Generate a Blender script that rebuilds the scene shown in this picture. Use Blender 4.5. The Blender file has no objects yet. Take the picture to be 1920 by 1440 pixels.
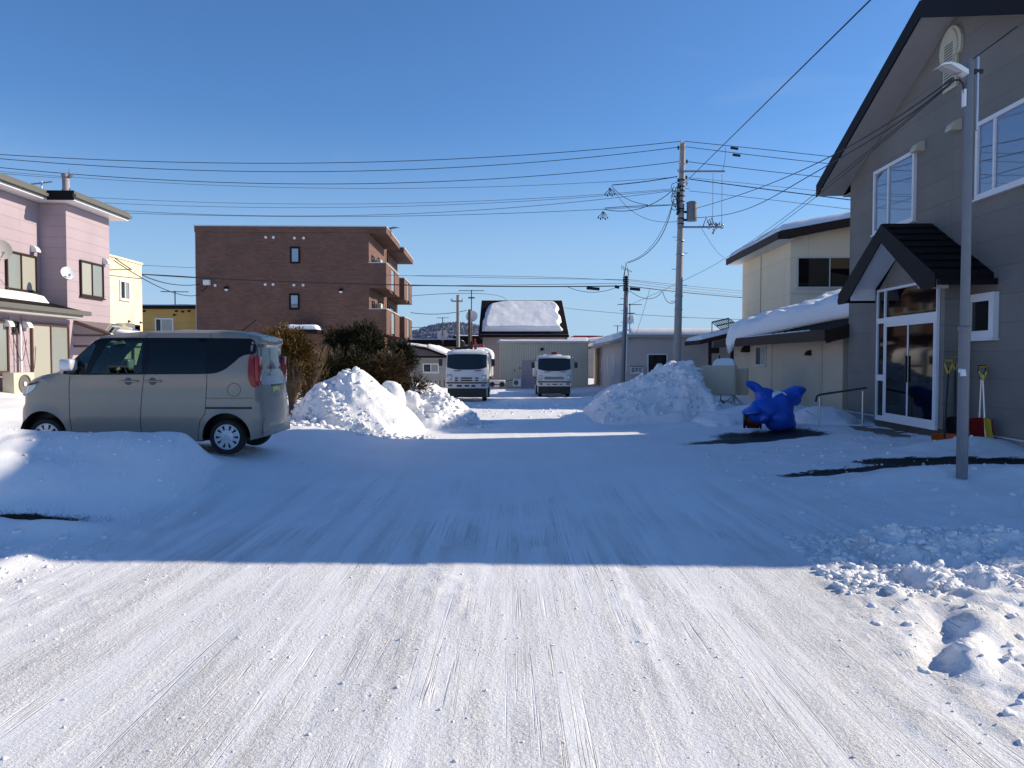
import bpy, bmesh, math, random
import numpy as np
from mathutils import Vector, Matrix
from mathutils.geometry import delaunay_2d_cdt
R = math.radians
S = bpy.context.scene
COL = S.collection
random.seed(7)

# ------------------------------------------------------------ camera, sky, sun, exposure
CAMH, PITCH, FPX = 1.70, R(1.9), 1443.0
cd = bpy.data.cameras.new('camera'); cam = bpy.data.objects.new('camera', cd); COL.objects.link(cam)
cd.sensor_width = 36; cd.lens = 36 * FPX / 1920; cd.clip_end = 5000; cd.clip_start = .05
cam.location = (0, 0, CAMH); cam.rotation_euler = (R(90) - PITCH, 0, 0)
S.camera = cam
SUN_EL, SUN_AZ = R(26.8), R(14)        # azimuth counted from +X towards +Y
w = bpy.data.worlds.new('World'); S.world = w; w.use_nodes = True
wn, wl = w.node_tree.nodes, w.node_tree.links
sky = wn.new('ShaderNodeTexSky'); sky.sky_type = 'NISHITA'; sky.sun_disc = False
sky.sun_elevation = SUN_EL; sky.sun_rotation = R(90) - SUN_AZ
sky.altitude = 100; sky.air_density = 1.0; sky.dust_density = .15; sky.ozone_density = 3.0
bg = wn['Background']; bg.inputs[1].default_value = .100
# thin winter cirrus, very faint, mixed over the clear sky by direction
tc = wn.new('ShaderNodeTexCoord'); mp = wn.new('ShaderNodeMapping'); mp.inputs['Scale'].default_value = (1.6, 1.6, 6)
nz = wn.new('ShaderNodeTexNoise'); nz.inputs['Scale'].default_value = 1.7; nz.inputs['Detail'].default_value = 7
nz.inputs['Distortion'].default_value = .6
rp = wn.new('ShaderNodeValToRGB'); rp.color_ramp.elements[0].position = .55; rp.color_ramp.elements[1].position = .95
rp.color_ramp.elements[1].color = (.16, .16, .16, 1)
tint = wn.new('ShaderNodeMixRGB'); tint.blend_type = 'MULTIPLY'; tint.inputs[0].default_value = 1; tint.inputs[2].default_value = (.56, .82, 1.10, 1)
sxz = wn.new('ShaderNodeSeparateXYZ'); hz = wn.new('ShaderNodeMapRange'); hz.inputs[1].default_value = -.02; hz.inputs[2].default_value = .30
hz.inputs[3].default_value = .95; hz.inputs[4].default_value = 0; hz.interpolation_type = 'SMOOTHSTEP'
low = wn.new('ShaderNodeMixRGB'); low.inputs[2].default_value = (3.0, 4.35, 6.0, 1)
hs = wn.new('ShaderNodeHueSaturation'); hs.inputs['Saturation'].default_value = 1.0
mx = wn.new('ShaderNodeMixRGB'); mx.inputs[2].default_value = (5, 5.4, 6, 1)
wl.new(tc.outputs['Generated'], mp.inputs[0]); wl.new(mp.outputs[0], nz.inputs[0]); wl.new(nz.outputs[0], rp.inputs[0])
wl.new(sky.outputs[0], tint.inputs[1]); wl.new(tc.outputs['Generated'], sxz.inputs[0]); wl.new(sxz.outputs[2], hz.inputs[0])
wl.new(hz.outputs[0], low.inputs[0]); wl.new(tint.outputs[0], low.inputs[1]); wl.new(low.outputs[0], hs.inputs['Color']); wl.new(hs.outputs[0], mx.inputs[1]); wl.new(rp.outputs[0], mx.inputs[0])
wl.new(mx.outputs[0], bg.inputs[0])
sd = bpy.data.lights.new('sun', 'SUN'); sd.energy = 4.6; sd.angle = R(.53); sd.color = (1, .87, .68)
sun = bpy.data.objects.new('sun', sd); COL.objects.link(sun)
sdir = Vector((math.cos(SUN_EL) * math.cos(SUN_AZ), math.cos(SUN_EL) * math.sin(SUN_AZ), math.sin(SUN_EL)))
sun.rotation_euler = sdir.to_track_quat('Z', 'Y').to_euler(); sun.location = sdir * 60
vs = S.view_settings; vs.view_transform = 'Standard'; vs.look = 'None'; vs.exposure = .46; vs.gamma = 1
S.cycles.max_bounces = 6; S.cycles.diffuse_bounces = 3; S.cycles.glossy_bounces = 3
S.cycles.transparent_max_bounces = 8; S.cycles.sample_clamp_indirect = 6
S.cycles.use_denoising = True

def P(px, py, Y):
    """real point at depth Y (metres in front of the camera) seen at a photo pixel"""
    u = (px - 960) / FPX; v = (720 - py) / FPX
    d = Vector((u, math.cos(PITCH) + v * math.sin(PITCH), -math.sin(PITCH) + v * math.cos(PITCH)))
    return Vector((0, 0, CAMH)) + d * (Y / d.y)

# ------------------------------------------------------------ noise (numpy)
def _h(ix, iy, s):
    n = (ix.astype(np.int64) * 374761393 + iy.astype(np.int64) * 668265263 + s * 974634777) & 0xFFFFFFFF
    n = ((n ^ (n >> 13)) * 1274126177) & 0xFFFFFFFF
    return ((n ^ (n >> 16)) & 0xFFFF) / 65535.0
def vn(x, y, s=0):
    x = np.asarray(x, float); y = np.asarray(y, float)
    x, y = np.broadcast_arrays(x, y)
    fx, fy = np.floor(x), np.floor(y); tx, ty = x - fx, y - fy
    tx = tx * tx * (3 - 2 * tx); ty = ty * ty * (3 - 2 * ty)
    a, b = _h(fx, fy, s), _h(fx + 1, fy, s); c, d = _h(fx, fy + 1, s), _h(fx + 1, fy + 1, s)
    return (a + (b - a) * tx) * (1 - ty) + (c + (d - c) * tx) * ty
def fbm(x, y, s=0, o=4):
    r, a, t = 0, 1.0, 0
    for i in range(o):
        r = r + a * vn(x * 2 ** i + 17.3 * i, y * 2 ** i - 9.1 * i, s + i); t += a; a *= .5
    return r / t
def ss(a, b, x):
    t = np.clip((np.asarray(x, float) - a) / (b - a), 0, 1); return t * t * (3 - 2 * t)
def bump2(x, y, cx, cy, rx, ry, p=2.0):
    return np.exp(-(np.abs((x - cx) / rx) ** p + np.abs((y - cy) / ry) ** p))

# ------------------------------------------------------------ materials
MAT = {}
def nm(name):
    m = bpy.data.materials.new(name); m.use_nodes = True; MAT[name] = m
    return m, m.node_tree.nodes, m.node_tree.links, m.node_tree.nodes['Principled BSDF']
def sp(b, v):
    b.inputs['Specular IOR Level'].default_value = v
def simple(name, col, rough=.6, metal=0, spec=.5, var=.08, scale=3.0, bump=0.0, bscale=40):
    m, n, l, b = nm(name)
    b.inputs['Roughness'].default_value = rough; b.inputs['Metallic'].default_value = metal; sp(b, spec)
    tc = n.new('ShaderNodeTexCoord'); nz = n.new('ShaderNodeTexNoise'); nz.inputs['Scale'].default_value = scale
    nz.inputs['Detail'].default_value = 5; l.new(tc.outputs['Object'], nz.inputs[0])
    mr = n.new('ShaderNodeMapRange'); mr.inputs[3].default_value = 1 - var; mr.inputs[4].default_value = 1 + var
    l.new(nz.outputs[0], mr.inputs[0])
    mu = n.new('ShaderNodeVectorMath'); mu.operation = 'SCALE'; mu.inputs[0].default_value = col[:3]
    l.new(mr.outputs[0], mu.inputs['Scale']); l.new(mu.outputs[0], b.inputs['Base Color'])
    if bump:
        n2 = n.new('ShaderNodeTexNoise'); n2.inputs['Scale'].default_value = bscale; n2.inputs['Detail'].default_value = 6
        l.new(tc.outputs['Object'], n2.inputs[0])
        bp = n.new('ShaderNodeBump'); bp.inputs['Strength'].default_value = 1; bp.inputs['Distance'].default_value = bump
        l.new(n2.outputs[0], bp.inputs['Height']); l.new(bp.outputs[0], b.inputs['Normal'])
    return m
def siding(name, col, row=.45, width=3.0, mortar=.008, mcol=.6, rough=.75, var=.1, bump=.004, offs=.0, grain=.003, stain=.12, gscale=30):
    """wall covering laid by real size along the walls (local x + y runs along either wall direction)"""
    m, n, l, b = nm(name); b.inputs['Roughness'].default_value = rough; sp(b, .25)
    tc = n.new('ShaderNodeTexCoord'); sx = n.new('ShaderNodeSeparateXYZ'); l.new(tc.outputs['Object'], sx.inputs[0])
    ad = n.new('ShaderNodeMath'); ad.operation = 'ADD'; l.new(sx.outputs[0], ad.inputs[0]); l.new(sx.outputs[1], ad.inputs[1])
    cx = n.new('ShaderNodeCombineXYZ'); l.new(ad.outputs[0], cx.inputs[0]); l.new(sx.outputs[2], cx.inputs[1])
    br = n.new('ShaderNodeTexBrick'); br.offset = offs; br.inputs['Scale'].default_value = 1
    br.inputs['Brick Width'].default_value = width; br.inputs['Row Height'].default_value = row
    br.inputs['Mortar Size'].default_value = mortar; br.inputs['Mortar Smooth'].default_value = .2
    c = Vector(col[:3])
    br.inputs['Color1'].default_value = (*(c * (1 - var)), 1); br.inputs['Color2'].default_value = (*(c * (1 + var)), 1)
    br.inputs['Mortar'].default_value = (*(c * mcol), 1)
    l.new(cx.outputs[0], br.inputs[0])
    nz = n.new('ShaderNodeTexNoise'); nz.inputs['Scale'].default_value = .8; nz.inputs['Detail'].default_value = 8
    l.new(tc.outputs['Object'], nz.inputs[0])
    mr = n.new('ShaderNodeMapRange'); mr.inputs[1].default_value = .25; mr.inputs[2].default_value = .75
    mr.inputs[3].default_value = 1 - stain; mr.inputs[4].default_value = 1 + stain * .5; l.new(nz.outputs[0], mr.inputs[0])
    mu = n.new('ShaderNodeVectorMath'); mu.operation = 'SCALE'; l.new(br.outputs[0], mu.inputs[0]); l.new(mr.outputs[0], mu.inputs['Scale'])
    l.new(mu.outputs[0], b.inputs['Base Color'])
    n2 = n.new('ShaderNodeTexNoise'); n2.inputs['Scale'].default_value = gscale; n2.inputs['Detail'].default_value = 5
    l.new(tc.outputs['Object'], n2.inputs[0])
    b1 = n.new('ShaderNodeBump'); b1.inputs['Distance'].default_value = grain; l.new(n2.outputs[0], b1.inputs['Height'])
    b2 = n.new('ShaderNodeBump'); b2.inputs['Distance'].default_value = bump; b2.invert = True
    l.new(br.outputs['Fac'], b2.inputs['Height']); l.new(b1.outputs[0], b2.inputs['Normal']); l.new(b2.outputs[0], b.inputs['Normal'])
    return m
def glass_dark(name, col=(.012, .014, .018), rough=.03, ior=1.5, metal=0.0):
    m, n, l, b = nm(name); b.inputs['Base Color'].default_value = (*col, 1); b.inputs['Roughness'].default_value = rough
    b.inputs['IOR'].default_value = ior; b.inputs['Metallic'].default_value = metal
    tc = n.new('ShaderNodeTexCoord'); nz = n.new('ShaderNodeTexNoise'); nz.inputs['Scale'].default_value = .9; l.new(tc.outputs['Object'], nz.inputs[0])
    bp = n.new('ShaderNodeBump'); bp.inputs['Distance'].default_value = .004; bp.inputs['Strength'].default_value = .5
    l.new(nz.outputs[0], bp.inputs['Height']); l.new(bp.outputs[0], b.inputs['Normal'])
    return m

def snow_mat(name, fine=1.0, lump=1.0, road=False):
    m, n, l, b = nm(name); b.inputs['Roughness'].default_value = .55; sp(b, .25)
    ge = n.new('ShaderNodeNewGeometry'); pos = ge.outputs['Position']
    def noise(sc, det=5, mapping=None, rough=.55):
        t = n.new('ShaderNodeTexNoise'); t.inputs['Scale'].default_value = sc; t.inputs['Detail'].default_value = det
        t.inputs['Roughness'].default_value = rough
        if mapping:
            mpn = n.new('ShaderNodeMapping'); mpn.inputs['Scale'].default_value = mapping; mpn.inputs['Rotation'].default_value = (0, 0, R(2))
            l.new(pos, mpn.inputs[0]); l.new(mpn.outputs[0], t.inputs[0])
        else: l.new(pos, t.inputs[0])
        return t.outputs[0]
    def math2(op, a, bb):
        k = n.new('ShaderNodeMath'); k.operation = op
        for i, v in enumerate((a, bb)):
            if isinstance(v, (int, float)): k.inputs[i].default_value = v
            else: l.new(v, k.inputs[i])
        return k.outputs[0]
    def mrange(x, a, bb, c, d):
        k = n.new('ShaderNodeMapRange'); l.new(x, k.inputs[0])
        for i, v in enumerate((a, bb, c, d)): k.inputs[i + 1].default_value = v
        return k.outputs[0]
    def mix(f, a, bb):
        k = n.new('ShaderNodeMixRGB')
        if isinstance(f, float): k.inputs[0].default_value = f
        else: l.new(f, k.inputs[0])
        for i, v in ((1, a), (2, bb)):
            if isinstance(v, tuple): k.inputs[i].default_value = (*v, 1)
            else: l.new(v, k.inputs[i])
        return k.outputs[0]
    white = (.90, .905, .92)
    big = noise(.7, 6)
    colr = mix(mrange(big, .35, .7, 0, 1), white, (.84, .85, .865))
    h1 = noise(34 * fine, 6, rough=.65)
    hsum = math2('MULTIPLY', h1, .010 * lump)
    if not road:
        gr_ = math2('MULTIPLY', mrange(noise(1.1, 6, None, .7), .52, .68, 0, 1), mrange(noise(22, 5, None, .75), .48, .62, 0, 1))
        colr = mix(math2('MULTIPLY', gr_, .30 if name == 'pile_snow' else .08), colr, (.50, .49, .47))
    if road:
        at = n.new('ShaderNodeAttribute'); at.attribute_name = 'packed'; pk = at.outputs['Fac']
        ab = n.new('ShaderNodeAttribute'); ab.attribute_name = 'bare'; ba = ab.outputs['Fac']
        st = noise(1.0, 6, (5.5, .22, 1), .62)            # long streaks along the road
        st2 = noise(1.0, 4, (17, 1.6, 1), .65)
        dirt = math2('MULTIPLY', mrange(st, .42, .68, 0, 1), pk)
        colr = mix(math2('MULTIPLY', dirt, .14), colr, (.62, .625, .64))
        sp_ = noise(60, 4, rough=.75)
        pat = noise(1.0, 5, (1.6, .55, 1), .6); zone = math2('MULTIPLY', math2('MULTIPLY', mrange(st, .40, .64, .10, 1), mrange(pat, .38, .62, .25, 1)), pk)
        speck = math2('MULTIPLY', mrange(sp_, .57, .63, 0, 1), zone)
        colr = mix(math2('MULTIPLY', speck, .38), colr, (.36, .36, .37))  # tiny shadows between the crumbs, darkened into the snow colour
        h3 = noise(62, 5, rough=.72)
        crumb = math2('ADD', math2('MULTIPLY', mrange(h3, .40, .62, 0, 1), math2('ADD', math2('MULTIPLY', zone, .006), .0013)), math2('MULTIPLY', speck, -.006))
        h4 = noise(27, 4, (1, .7, 1), .65); hsum = math2('ADD', math2('MULTIPLY', h1, .004), math2('ADD', crumb, math2('MULTIPLY', math2('MULTIPLY', mrange(h4, .45, .62, 0, 1), zone), .007)))
        hsum = math2('ADD', hsum, math2('MULTIPLY', math2('MULTIPLY', st2, pk), .004))
        st3 = noise(1.0, 3, (13, .13, 1), .5); line = math2('MULTIPLY', math2('MULTIPLY', mrange(math2('ABSOLUTE', math2('SUBTRACT', st3, .5), 0), 0, .012, 1, 0), mrange(noise(.9, 3), .45, .6, 0, 1)), pk)
        hsum = math2('ADD', hsum, math2('MULTIPLY', line, -.009)); colr = mix(math2('MULTIPLY', line, .35), colr, (.5, .5, .51))
        edge = noise(5.0, 8, (1, 2.2, 1), .65)
        e2 = noise(26, 6, None, .7); bm = mrange(math2('ADD', math2('ADD', ba, math2('MULTIPLY', math2('SUBTRACT', edge, .5), 1.0)), math2('MULTIPLY', math2('SUBTRACT', e2, .5), .55)), .44, .58, 0, 1)
        asp = noise(160, 3)
        asph = mix(mrange(asp, .3, .7, 0, 1), (.007, .007, .008), (.020, .018, .018))
        colr = mix(bm, colr, asph)
        rr = mrange(bm, 0, 1, .55, .62); l.new(rr, b.inputs['Roughness'])
    l.new(colr, b.inputs['Base Color'])
    bp = n.new('ShaderNodeBump'); bp.inputs['Strength'].default_value = 1; bp.inputs['Distance'].default_value = 1
    l.new(hsum, bp.inputs['Height']); l.new(bp.outputs[0], b.inputs['Normal'])
    return m

snow_mat('road_snow', road=True)
snow_mat('pile_snow', fine=.6, lump=1.6)
snow_mat('roof_snow', fine=.3, lump=1.0)
siding('grey_siding', (.205, .192, .178), row=.455, width=3.03, mortar=.005, mcol=.74, grain=.010, gscale=22, var=.04, stain=.16)
siding('grey_foundation', (.30, .30, .32), row=5, width=9, grain=.002, var=.02)
siding('pink_siding', (.395, .325, .365), row=.30, width=3.0, mortar=.005, mcol=.86, var=.02, stain=.08, bump=.004, grain=.003)
siding('cream_siding', (.78, .66, .47), row=1.4, width=3.0, mortar=.008, mcol=.75, var=.02, stain=.05, grain=.001)
siding('yellow_siding', (.56, .34, .10), row=.45, width=3.0, mortar=.01, mcol=.75, var=.03)
siding('beige_siding', (.55, .46, .345), row=9.0, width=3.6, mortar=.012, mcol=.6, var=.02, stain=.10, grain=.002)
siding('brick_wall', (.165, .092, .072), row=.10, width=.30, mortar=.008, mcol=.8, var=.14, offs=.5, stain=.18, grain=.002, bump=.003)
siding('lilac_siding', (.42, .365, .38), row=.4, width=4, mcol=.8, var=.03)
siding('white_render', (.58, .53, .50), row=4, width=6, mortar=.006, mcol=.8, var=.02, stain=.14, grain=.002)
siding('shed_siding', (.62, .58, .46), row=30, width=.15, mortar=.03, mcol=.8, var=.02, stain=.08, bump=.02, grain=0)
siding('far_grey', (.30, .29, .28), row=.5, width=3, var=.03)
simple('dark_trim', (.011, .008, .010), rough=.6, spec=.15)
simple('brown_trim', (.035, .02, .016), rough=.6, spec=.2)
simple('brown_metal', (.008, .006, .006), rough=.8, spec=.08)
simple('soffit', (.36, .34, .33), rough=.7)
simple('white_pvc', (.72, .73, .76), rough=.4, var=.03)
simple('trim_light', (.55, .55, .53), rough=.5)
simple('gutter_grey', (.12, .117, .10), rough=.5)
simple('cream_plastic', (.50, .48, .38), rough=.5, var=.03)
simple('tank_metal', (.64, .53, .38), rough=.45, var=.06, scale=6)
simple('galvanised', (.45, .46, .48), rough=.35, metal=.8, var=.15, scale=8)
simple('steel_rail', (.6, .6, .6), rough=.3, metal=.8)
simple('pole_concrete', (.33, .31, .29), rough=.85, var=.12, scale=4, bump=.004)
simple('pole_steel', (.17, .18, .20), rough=.45, metal=.3, var=.15, scale=5)
simple('wood_pole', (.08, .065, .05), rough=.9)
simple('wire', (.012, .013, .018), rough=.6)
simple('wire_grey', (.05, .055, .065), rough=.6)
simple('black_plastic', (.012, .012, .013), rough=.45)
simple('tyre', (.018, .018, .018), rough=.85, bump=.002, bscale=60)
simple('asphalt_dark', (.02, .02, .02), rough=.8)
simple('step_concrete', (.075, .065, .06), rough=.9, var=.3, scale=5, bump=.005)
simple('step_tile', (.16, .12, .10), rough=.6, var=.25, scale=6)
simple('wheel_silver', (.62, .63, .66), rough=.32, metal=.3, var=.03)
simple('van_paint', (.30, .255, .205), rough=.28, metal=.1, spec=.5, var=.015)
def van_dirt():
    m = MAT['van_paint']; n, l = m.node_tree.nodes, m.node_tree.links; b = n['Principled BSDF']; src = b.inputs['Base Color'].links[0].from_socket
    tc = n.new('ShaderNodeTexCoord'); sx = n.new('ShaderNodeSeparateXYZ'); l.new(tc.outputs['Object'], sx.inputs[0])
    mr = n.new('ShaderNodeMapRange'); mr.inputs[1].default_value = .85; mr.inputs[2].default_value = .15; mr.inputs[3].default_value = 0; mr.inputs[4].default_value = .75; l.new(sx.outputs[2], mr.inputs[0])
    nz = n.new('ShaderNodeTexNoise'); nz.inputs['Scale'].default_value = 6; nz.inputs['Detail'].default_value = 8; l.new(tc.outputs['Object'], nz.inputs[0])
    mu = n.new('ShaderNodeMath'); mu.operation = 'MULTIPLY'; l.new(mr.outputs[0], mu.inputs[0]); l.new(nz.outputs[0], mu.inputs[1])
    mx_ = n.new('ShaderNodeMixRGB'); l.new(mu.outputs[0], mx_.inputs[0]); l.new(src, mx_.inputs[1]); mx_.inputs[2].default_value = (.20, .185, .17, 1); l.new(mx_.outputs[0], b.inputs['Base Color'])
    ro = n.new('ShaderNodeMapRange'); ro.inputs[3].default_value = .26; ro.inputs[4].default_value = .75; l.new(mu.outputs[0], ro.inputs[0]); l.new(ro.outputs[0], b.inputs['Roughness'])
van_dirt()
MAT['van_paint'].node_tree.nodes['Principled BSDF'].inputs['Coat Weight'].default_value = .25
simple('truck_white', (.66, .67, .68), rough=.3, spec=.5, var=.04)
simple('truck_grey', (.10, .10, .11), rough=.6)
simple('van_band', (.006, .006, .007), rough=.10, spec=.25, var=.01)
simple('red_lens', (.35, .012, .012), rough=.12, var=.1)
simple('clear_lens', (.55, .57, .6), rough=.1, metal=.3)
simple('yellow_plate', (.65, .62, .12), rough=.5)
simple('seat_cloth', (.06, .058, .055), rough=.9)
simple('tarp_blue', (.008, .095, .56), rough=.42, var=.25, scale=5, bump=.02, bscale=11)
simple('shovel_orange', (.62, .10, .012), rough=.4)
simple('shovel_red', (.28, .008, .010), rough=.4)
simple('shovel_yellow', (.62, .42, .02), rough=.4)
simple('red_paint', (.40, .03, .03), rough=.5)
simple('bark', (.09, .065, .05), rough=.95, var=.2)
simple('soil', (.03, .028, .018), rough=.95, var=.4, scale=20, bump=.02)
simple('sunroom_frame', (.10, .045, .035), rough=.4)
simple('bluish_snow', (.7, .75, .8), rough=.7)
simple('label_white', (.75, .76, .78), rough=.5)
simple('transformer', (.17, .18, .19), rough=.5)
simple('insulator', (.55, .56, .55), rough=.3)
glass_dark('glass_dark', (.006, .006, .007)); glass_dark('glass_sky', (.30, .34, .42), .02, 1.5, .62)
glass_dark('glass_curtain', (.24, .26, .25), .08)
glass_dark('glass_blind', (.36, .355, .31), .15)
def clear_glass(name, tint, a):
    m, n, l, b = nm(name)
    n.remove(b); tr = n.new('ShaderNodeBsdfTransparent'); tr.inputs[0].default_value = (*tint, 1)
    gl = n.new('ShaderNodeBsdfGlossy'); gl.inputs['Roughness'].default_value = .02
    fr = n.new('ShaderNodeFresnel'); fr.inputs[0].default_value = 1.5; mxs = n.new('ShaderNodeMixShader')
    l.new(fr.outputs[0], mxs.inputs[0]); l.new(tr.outputs[0], mxs.inputs[1]); l.new(gl.outputs[0], mxs.inputs[2])
    l.new(mxs.outputs[0], n['Material Output'].inputs[0])
clear_glass('van_glass', (.55, .66, .60), 1)
clear_glass('sunroom_glass', (.75, .78, .78), 1)
def leaf(name, c1, c2, rough=.7):
    m, n, l, b = nm(name); b.inputs['Roughness'].default_value = rough; sp(b, .2)
    g = n.new('ShaderNodeNewGeometry'); r = n.new('ShaderNodeValToRGB')
    r.color_ramp.elements[0].color = (*c1, 1); r.color_ramp.elements[1].color = (*c2, 1)
    l.new(g.outputs['Random Per Island'], r.inputs[0]); l.new(r.outputs[0], b.inputs['Base Color'])
leaf('yew_dark', (.012, .016, .007), (.045, .040, .016))
leaf('yew_brown', (.035, .024, .010), (.085, .055, .022))
leaf('golden_leaf', (.05, .034, .010), (.18, .10, .022))
leaf('twig', (.12, .085, .055), (.26, .19, .12))
leaf('grass_blades', (.05, .045, .02), (.12, .10, .05))

# ------------------------------------------------------------ mesh builder
def tag(o, label=None, cat=None, group=None, kind=None):
    if label: o['label'] = label
    if cat: o['category'] = cat
    if group: o['group'] = group
    if kind: o['kind'] = kind
    return o
def thing(name, label, cat, loc=(0, 0, 0), rz=0, group=None):
    o = bpy.data.objects.new(name, None); COL.objects.link(o); o.empty_display_size = .3
    o.location = loc; o.rotation_euler = (0, 0, rz)
    return tag(o, label, cat, group)
class B:
    """collects shapes; off = point subtracted from every vertex (so world points can be given)"""
    def __init__(s, off=(0, 0, 0)):
        s.v = []; s.f = []; s.off = Vector(off); s.smooth = []
    def add(s, vs, fs, smooth=False):
        k = len(s.v); s.v += [tuple(Vector(p) - s.off) for p in vs]
        s.f += [tuple(i + k for i in f) for f in fs]; s.smooth += [smooth] * len(fs)
        return s
    def box(s, x0, x1, y0, y1, z0, z1):
        return s.add([(x0, y0, z0), (x1, y0, z0), (x1, y1, z0), (x0, y1, z0), (x0, y0, z1), (x1, y0, z1), (x1, y1, z1), (x0, y1, z1)],
                     [(0, 3, 2, 1), (4, 5, 6, 7), (0, 1, 5, 4), (1, 2, 6, 5), (2, 3, 7, 6), (3, 0, 4, 7)])
    def obox(s, O, U, V, N, u0, u1, v0, v1, n0, n1):
        O, U, V, N = map(Vector, (O, U, V, N)); q = lambda a, b, c: O + U * a + V * b + N * c
        return s.add([q(u0, v0, n0), q(u1, v0, n0), q(u1, v1, n0), q(u0, v1, n0), q(u0, v0, n1), q(u1, v0, n1), q(u1, v1, n1), q(u0, v1, n1)],
                     [(0, 3, 2, 1), (4, 5, 6, 7), (0, 1, 5, 4), (1, 2, 6, 5), (2, 3, 7, 6), (3, 0, 4, 7)])
    def rbox(s, x0, x1, y0, y1, z0, z1, r=.03, seg=2):
        bm = bmesh.new(); bmesh.ops.create_cube(bm, size=1)
        for v in bm.verts: v.co = Vector(((x0 + x1) / 2 + v.co.x * (x1 - x0), (y0 + y1) / 2 + v.co.y * (y1 - y0), (z0 + z1) / 2 + v.co.z * (z1 - z0)))
        bmesh.ops.bevel(bm, geom=bm.edges[:], offset=r, segments=seg, profile=.5, affect='EDGES')
        bm.verts.ensure_lookup_table()
        s.add([v.co.copy() for v in bm.verts], [tuple(v.index for v in f.verts) for f in bm.faces], True); bm.free(); return s
    def prism(s, pts, d, smooth=False):
        """polygon of 3D points extruded by vector d"""
        d = Vector(d); n = len(pts); a = [Vector(p) for p in pts]
        return s.add(a + [p + d for p in a], [tuple(range(n))[::-1], tuple(range(n, 2 * n))] + [(i, (i + 1) % n, n + (i + 1) % n, n + i) for i in range(n)], smooth)
    def tube(s, path, r, n=6, r1=None, cap=True):
        path = [Vector(p) for p in path]; k = len(path); vs = []; fs = []
        for i, p in enumerate(path):
            t = (path[min(i + 1, k - 1)] - path[max(i - 1, 0)]).normalized()
            a = t.cross(Vector((0, 0, 1)));
            if a.length < .05: a = t.cross(Vector((0, 1, 0)))
            a.normalize(); b = t.cross(a)
            rr = r if r1 is None else r + (r1 - r) * i / (k - 1)
            for j in range(n):
                an = 2 * math.pi * j / n; vs.append(p + a * math.cos(an) * rr + b * math.sin(an) * rr)
        for i in range(k - 1):
            for j in range(n):
                fs.append((i * n + j, i * n + (j + 1) % n, (i + 1) * n + (j + 1) % n, (i + 1) * n + j))
        if cap: fs += [tuple(range(n))[::-1], tuple(range((k - 1) * n, k * n))]
        return s.add(vs, fs, n > 4)
    def lathe(s, prof, O, axis, n=24):
        """prof = [(r, h)] turned about axis through O"""
        O = Vector(O); ax = Vector(axis).normalized(); a = ax.cross(Vector((0, 0, 1)))
        if a.length < .05: a = ax.cross(Vector((1, 0, 0)))
        a.normalize(); b = ax.cross(a); vs = []; fs = []; k = len(prof)
        for (r, h) in prof:
            for j in range(n):
                an = 2 * math.pi * j / n; vs.append(O + ax * h + (a * math.cos(an) + b * math.sin(an)) * r)
        for i in range(k - 1):
            for j in range(n):
                fs.append((i * n + j, i * n + (j + 1) % n, (i + 1) * n + (j + 1) % n, (i + 1) * n + j))
        return s.add(vs, fs, True)
    def build(s, name, mat, parent=None, auto=True):
        me = bpy.data.meshes.new(name); me.from_pydata(s.v, [], s.f); me.update()
        me.materials.append(MAT[mat]); me.polygons.foreach_set('use_smooth', s.smooth)
        bm = bmesh.new(); bm.from_mesh(me); bmesh.ops.recalc_face_normals(bm, faces=bm.faces[:]); bm.to_mesh(me); bm.free()
        o = bpy.data.objects.new(name, me); COL.objects.link(o)
        if parent: o.parent = parent
        if any(s.smooth) and auto:
            try: me.set_sharp_from_angle(angle=R(40))
            except Exception: pass
        return o
def np_mesh(name, v, f, mat, parent=None, smooth=True, loc=None):
    """v (n,3), f (m,k) numpy"""
    me = bpy.data.meshes.new(name); v = np.asarray(v, np.float32); f = np.asarray(f, np.int32)
    if loc is not None: v = v - np.asarray(loc, np.float32)
    me.vertices.add(len(v)); me.vertices.foreach_set('co', v.ravel())
    k = f.shape[1]; me.loops.add(f.size); me.loops.foreach_set('vertex_index', f.ravel())
    me.polygons.add(len(f)); me.polygons.foreach_set('loop_start', np.arange(0, f.size, k, dtype=np.int32))
    me.polygons.foreach_set('loop_total', np.full(len(f), k, np.int32))
    me.polygons.foreach_set('use_smooth', np.full(len(f), smooth))
    me.update(calc_edges=True); me.materials.append(MAT[mat])
    o = bpy.data.objects.new(name, me); COL.objects.link(o)
    if loc is not None: o.location = loc
    if parent: o.parent = parent
    return o
def grid_faces(nx, ny):
    i = np.arange(ny - 1)[:, None] * nx + np.arange(nx - 1)[None, :]
    i = i.ravel(); return np.stack([i, i + 1, i + nx + 1, i + nx], 1)

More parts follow.
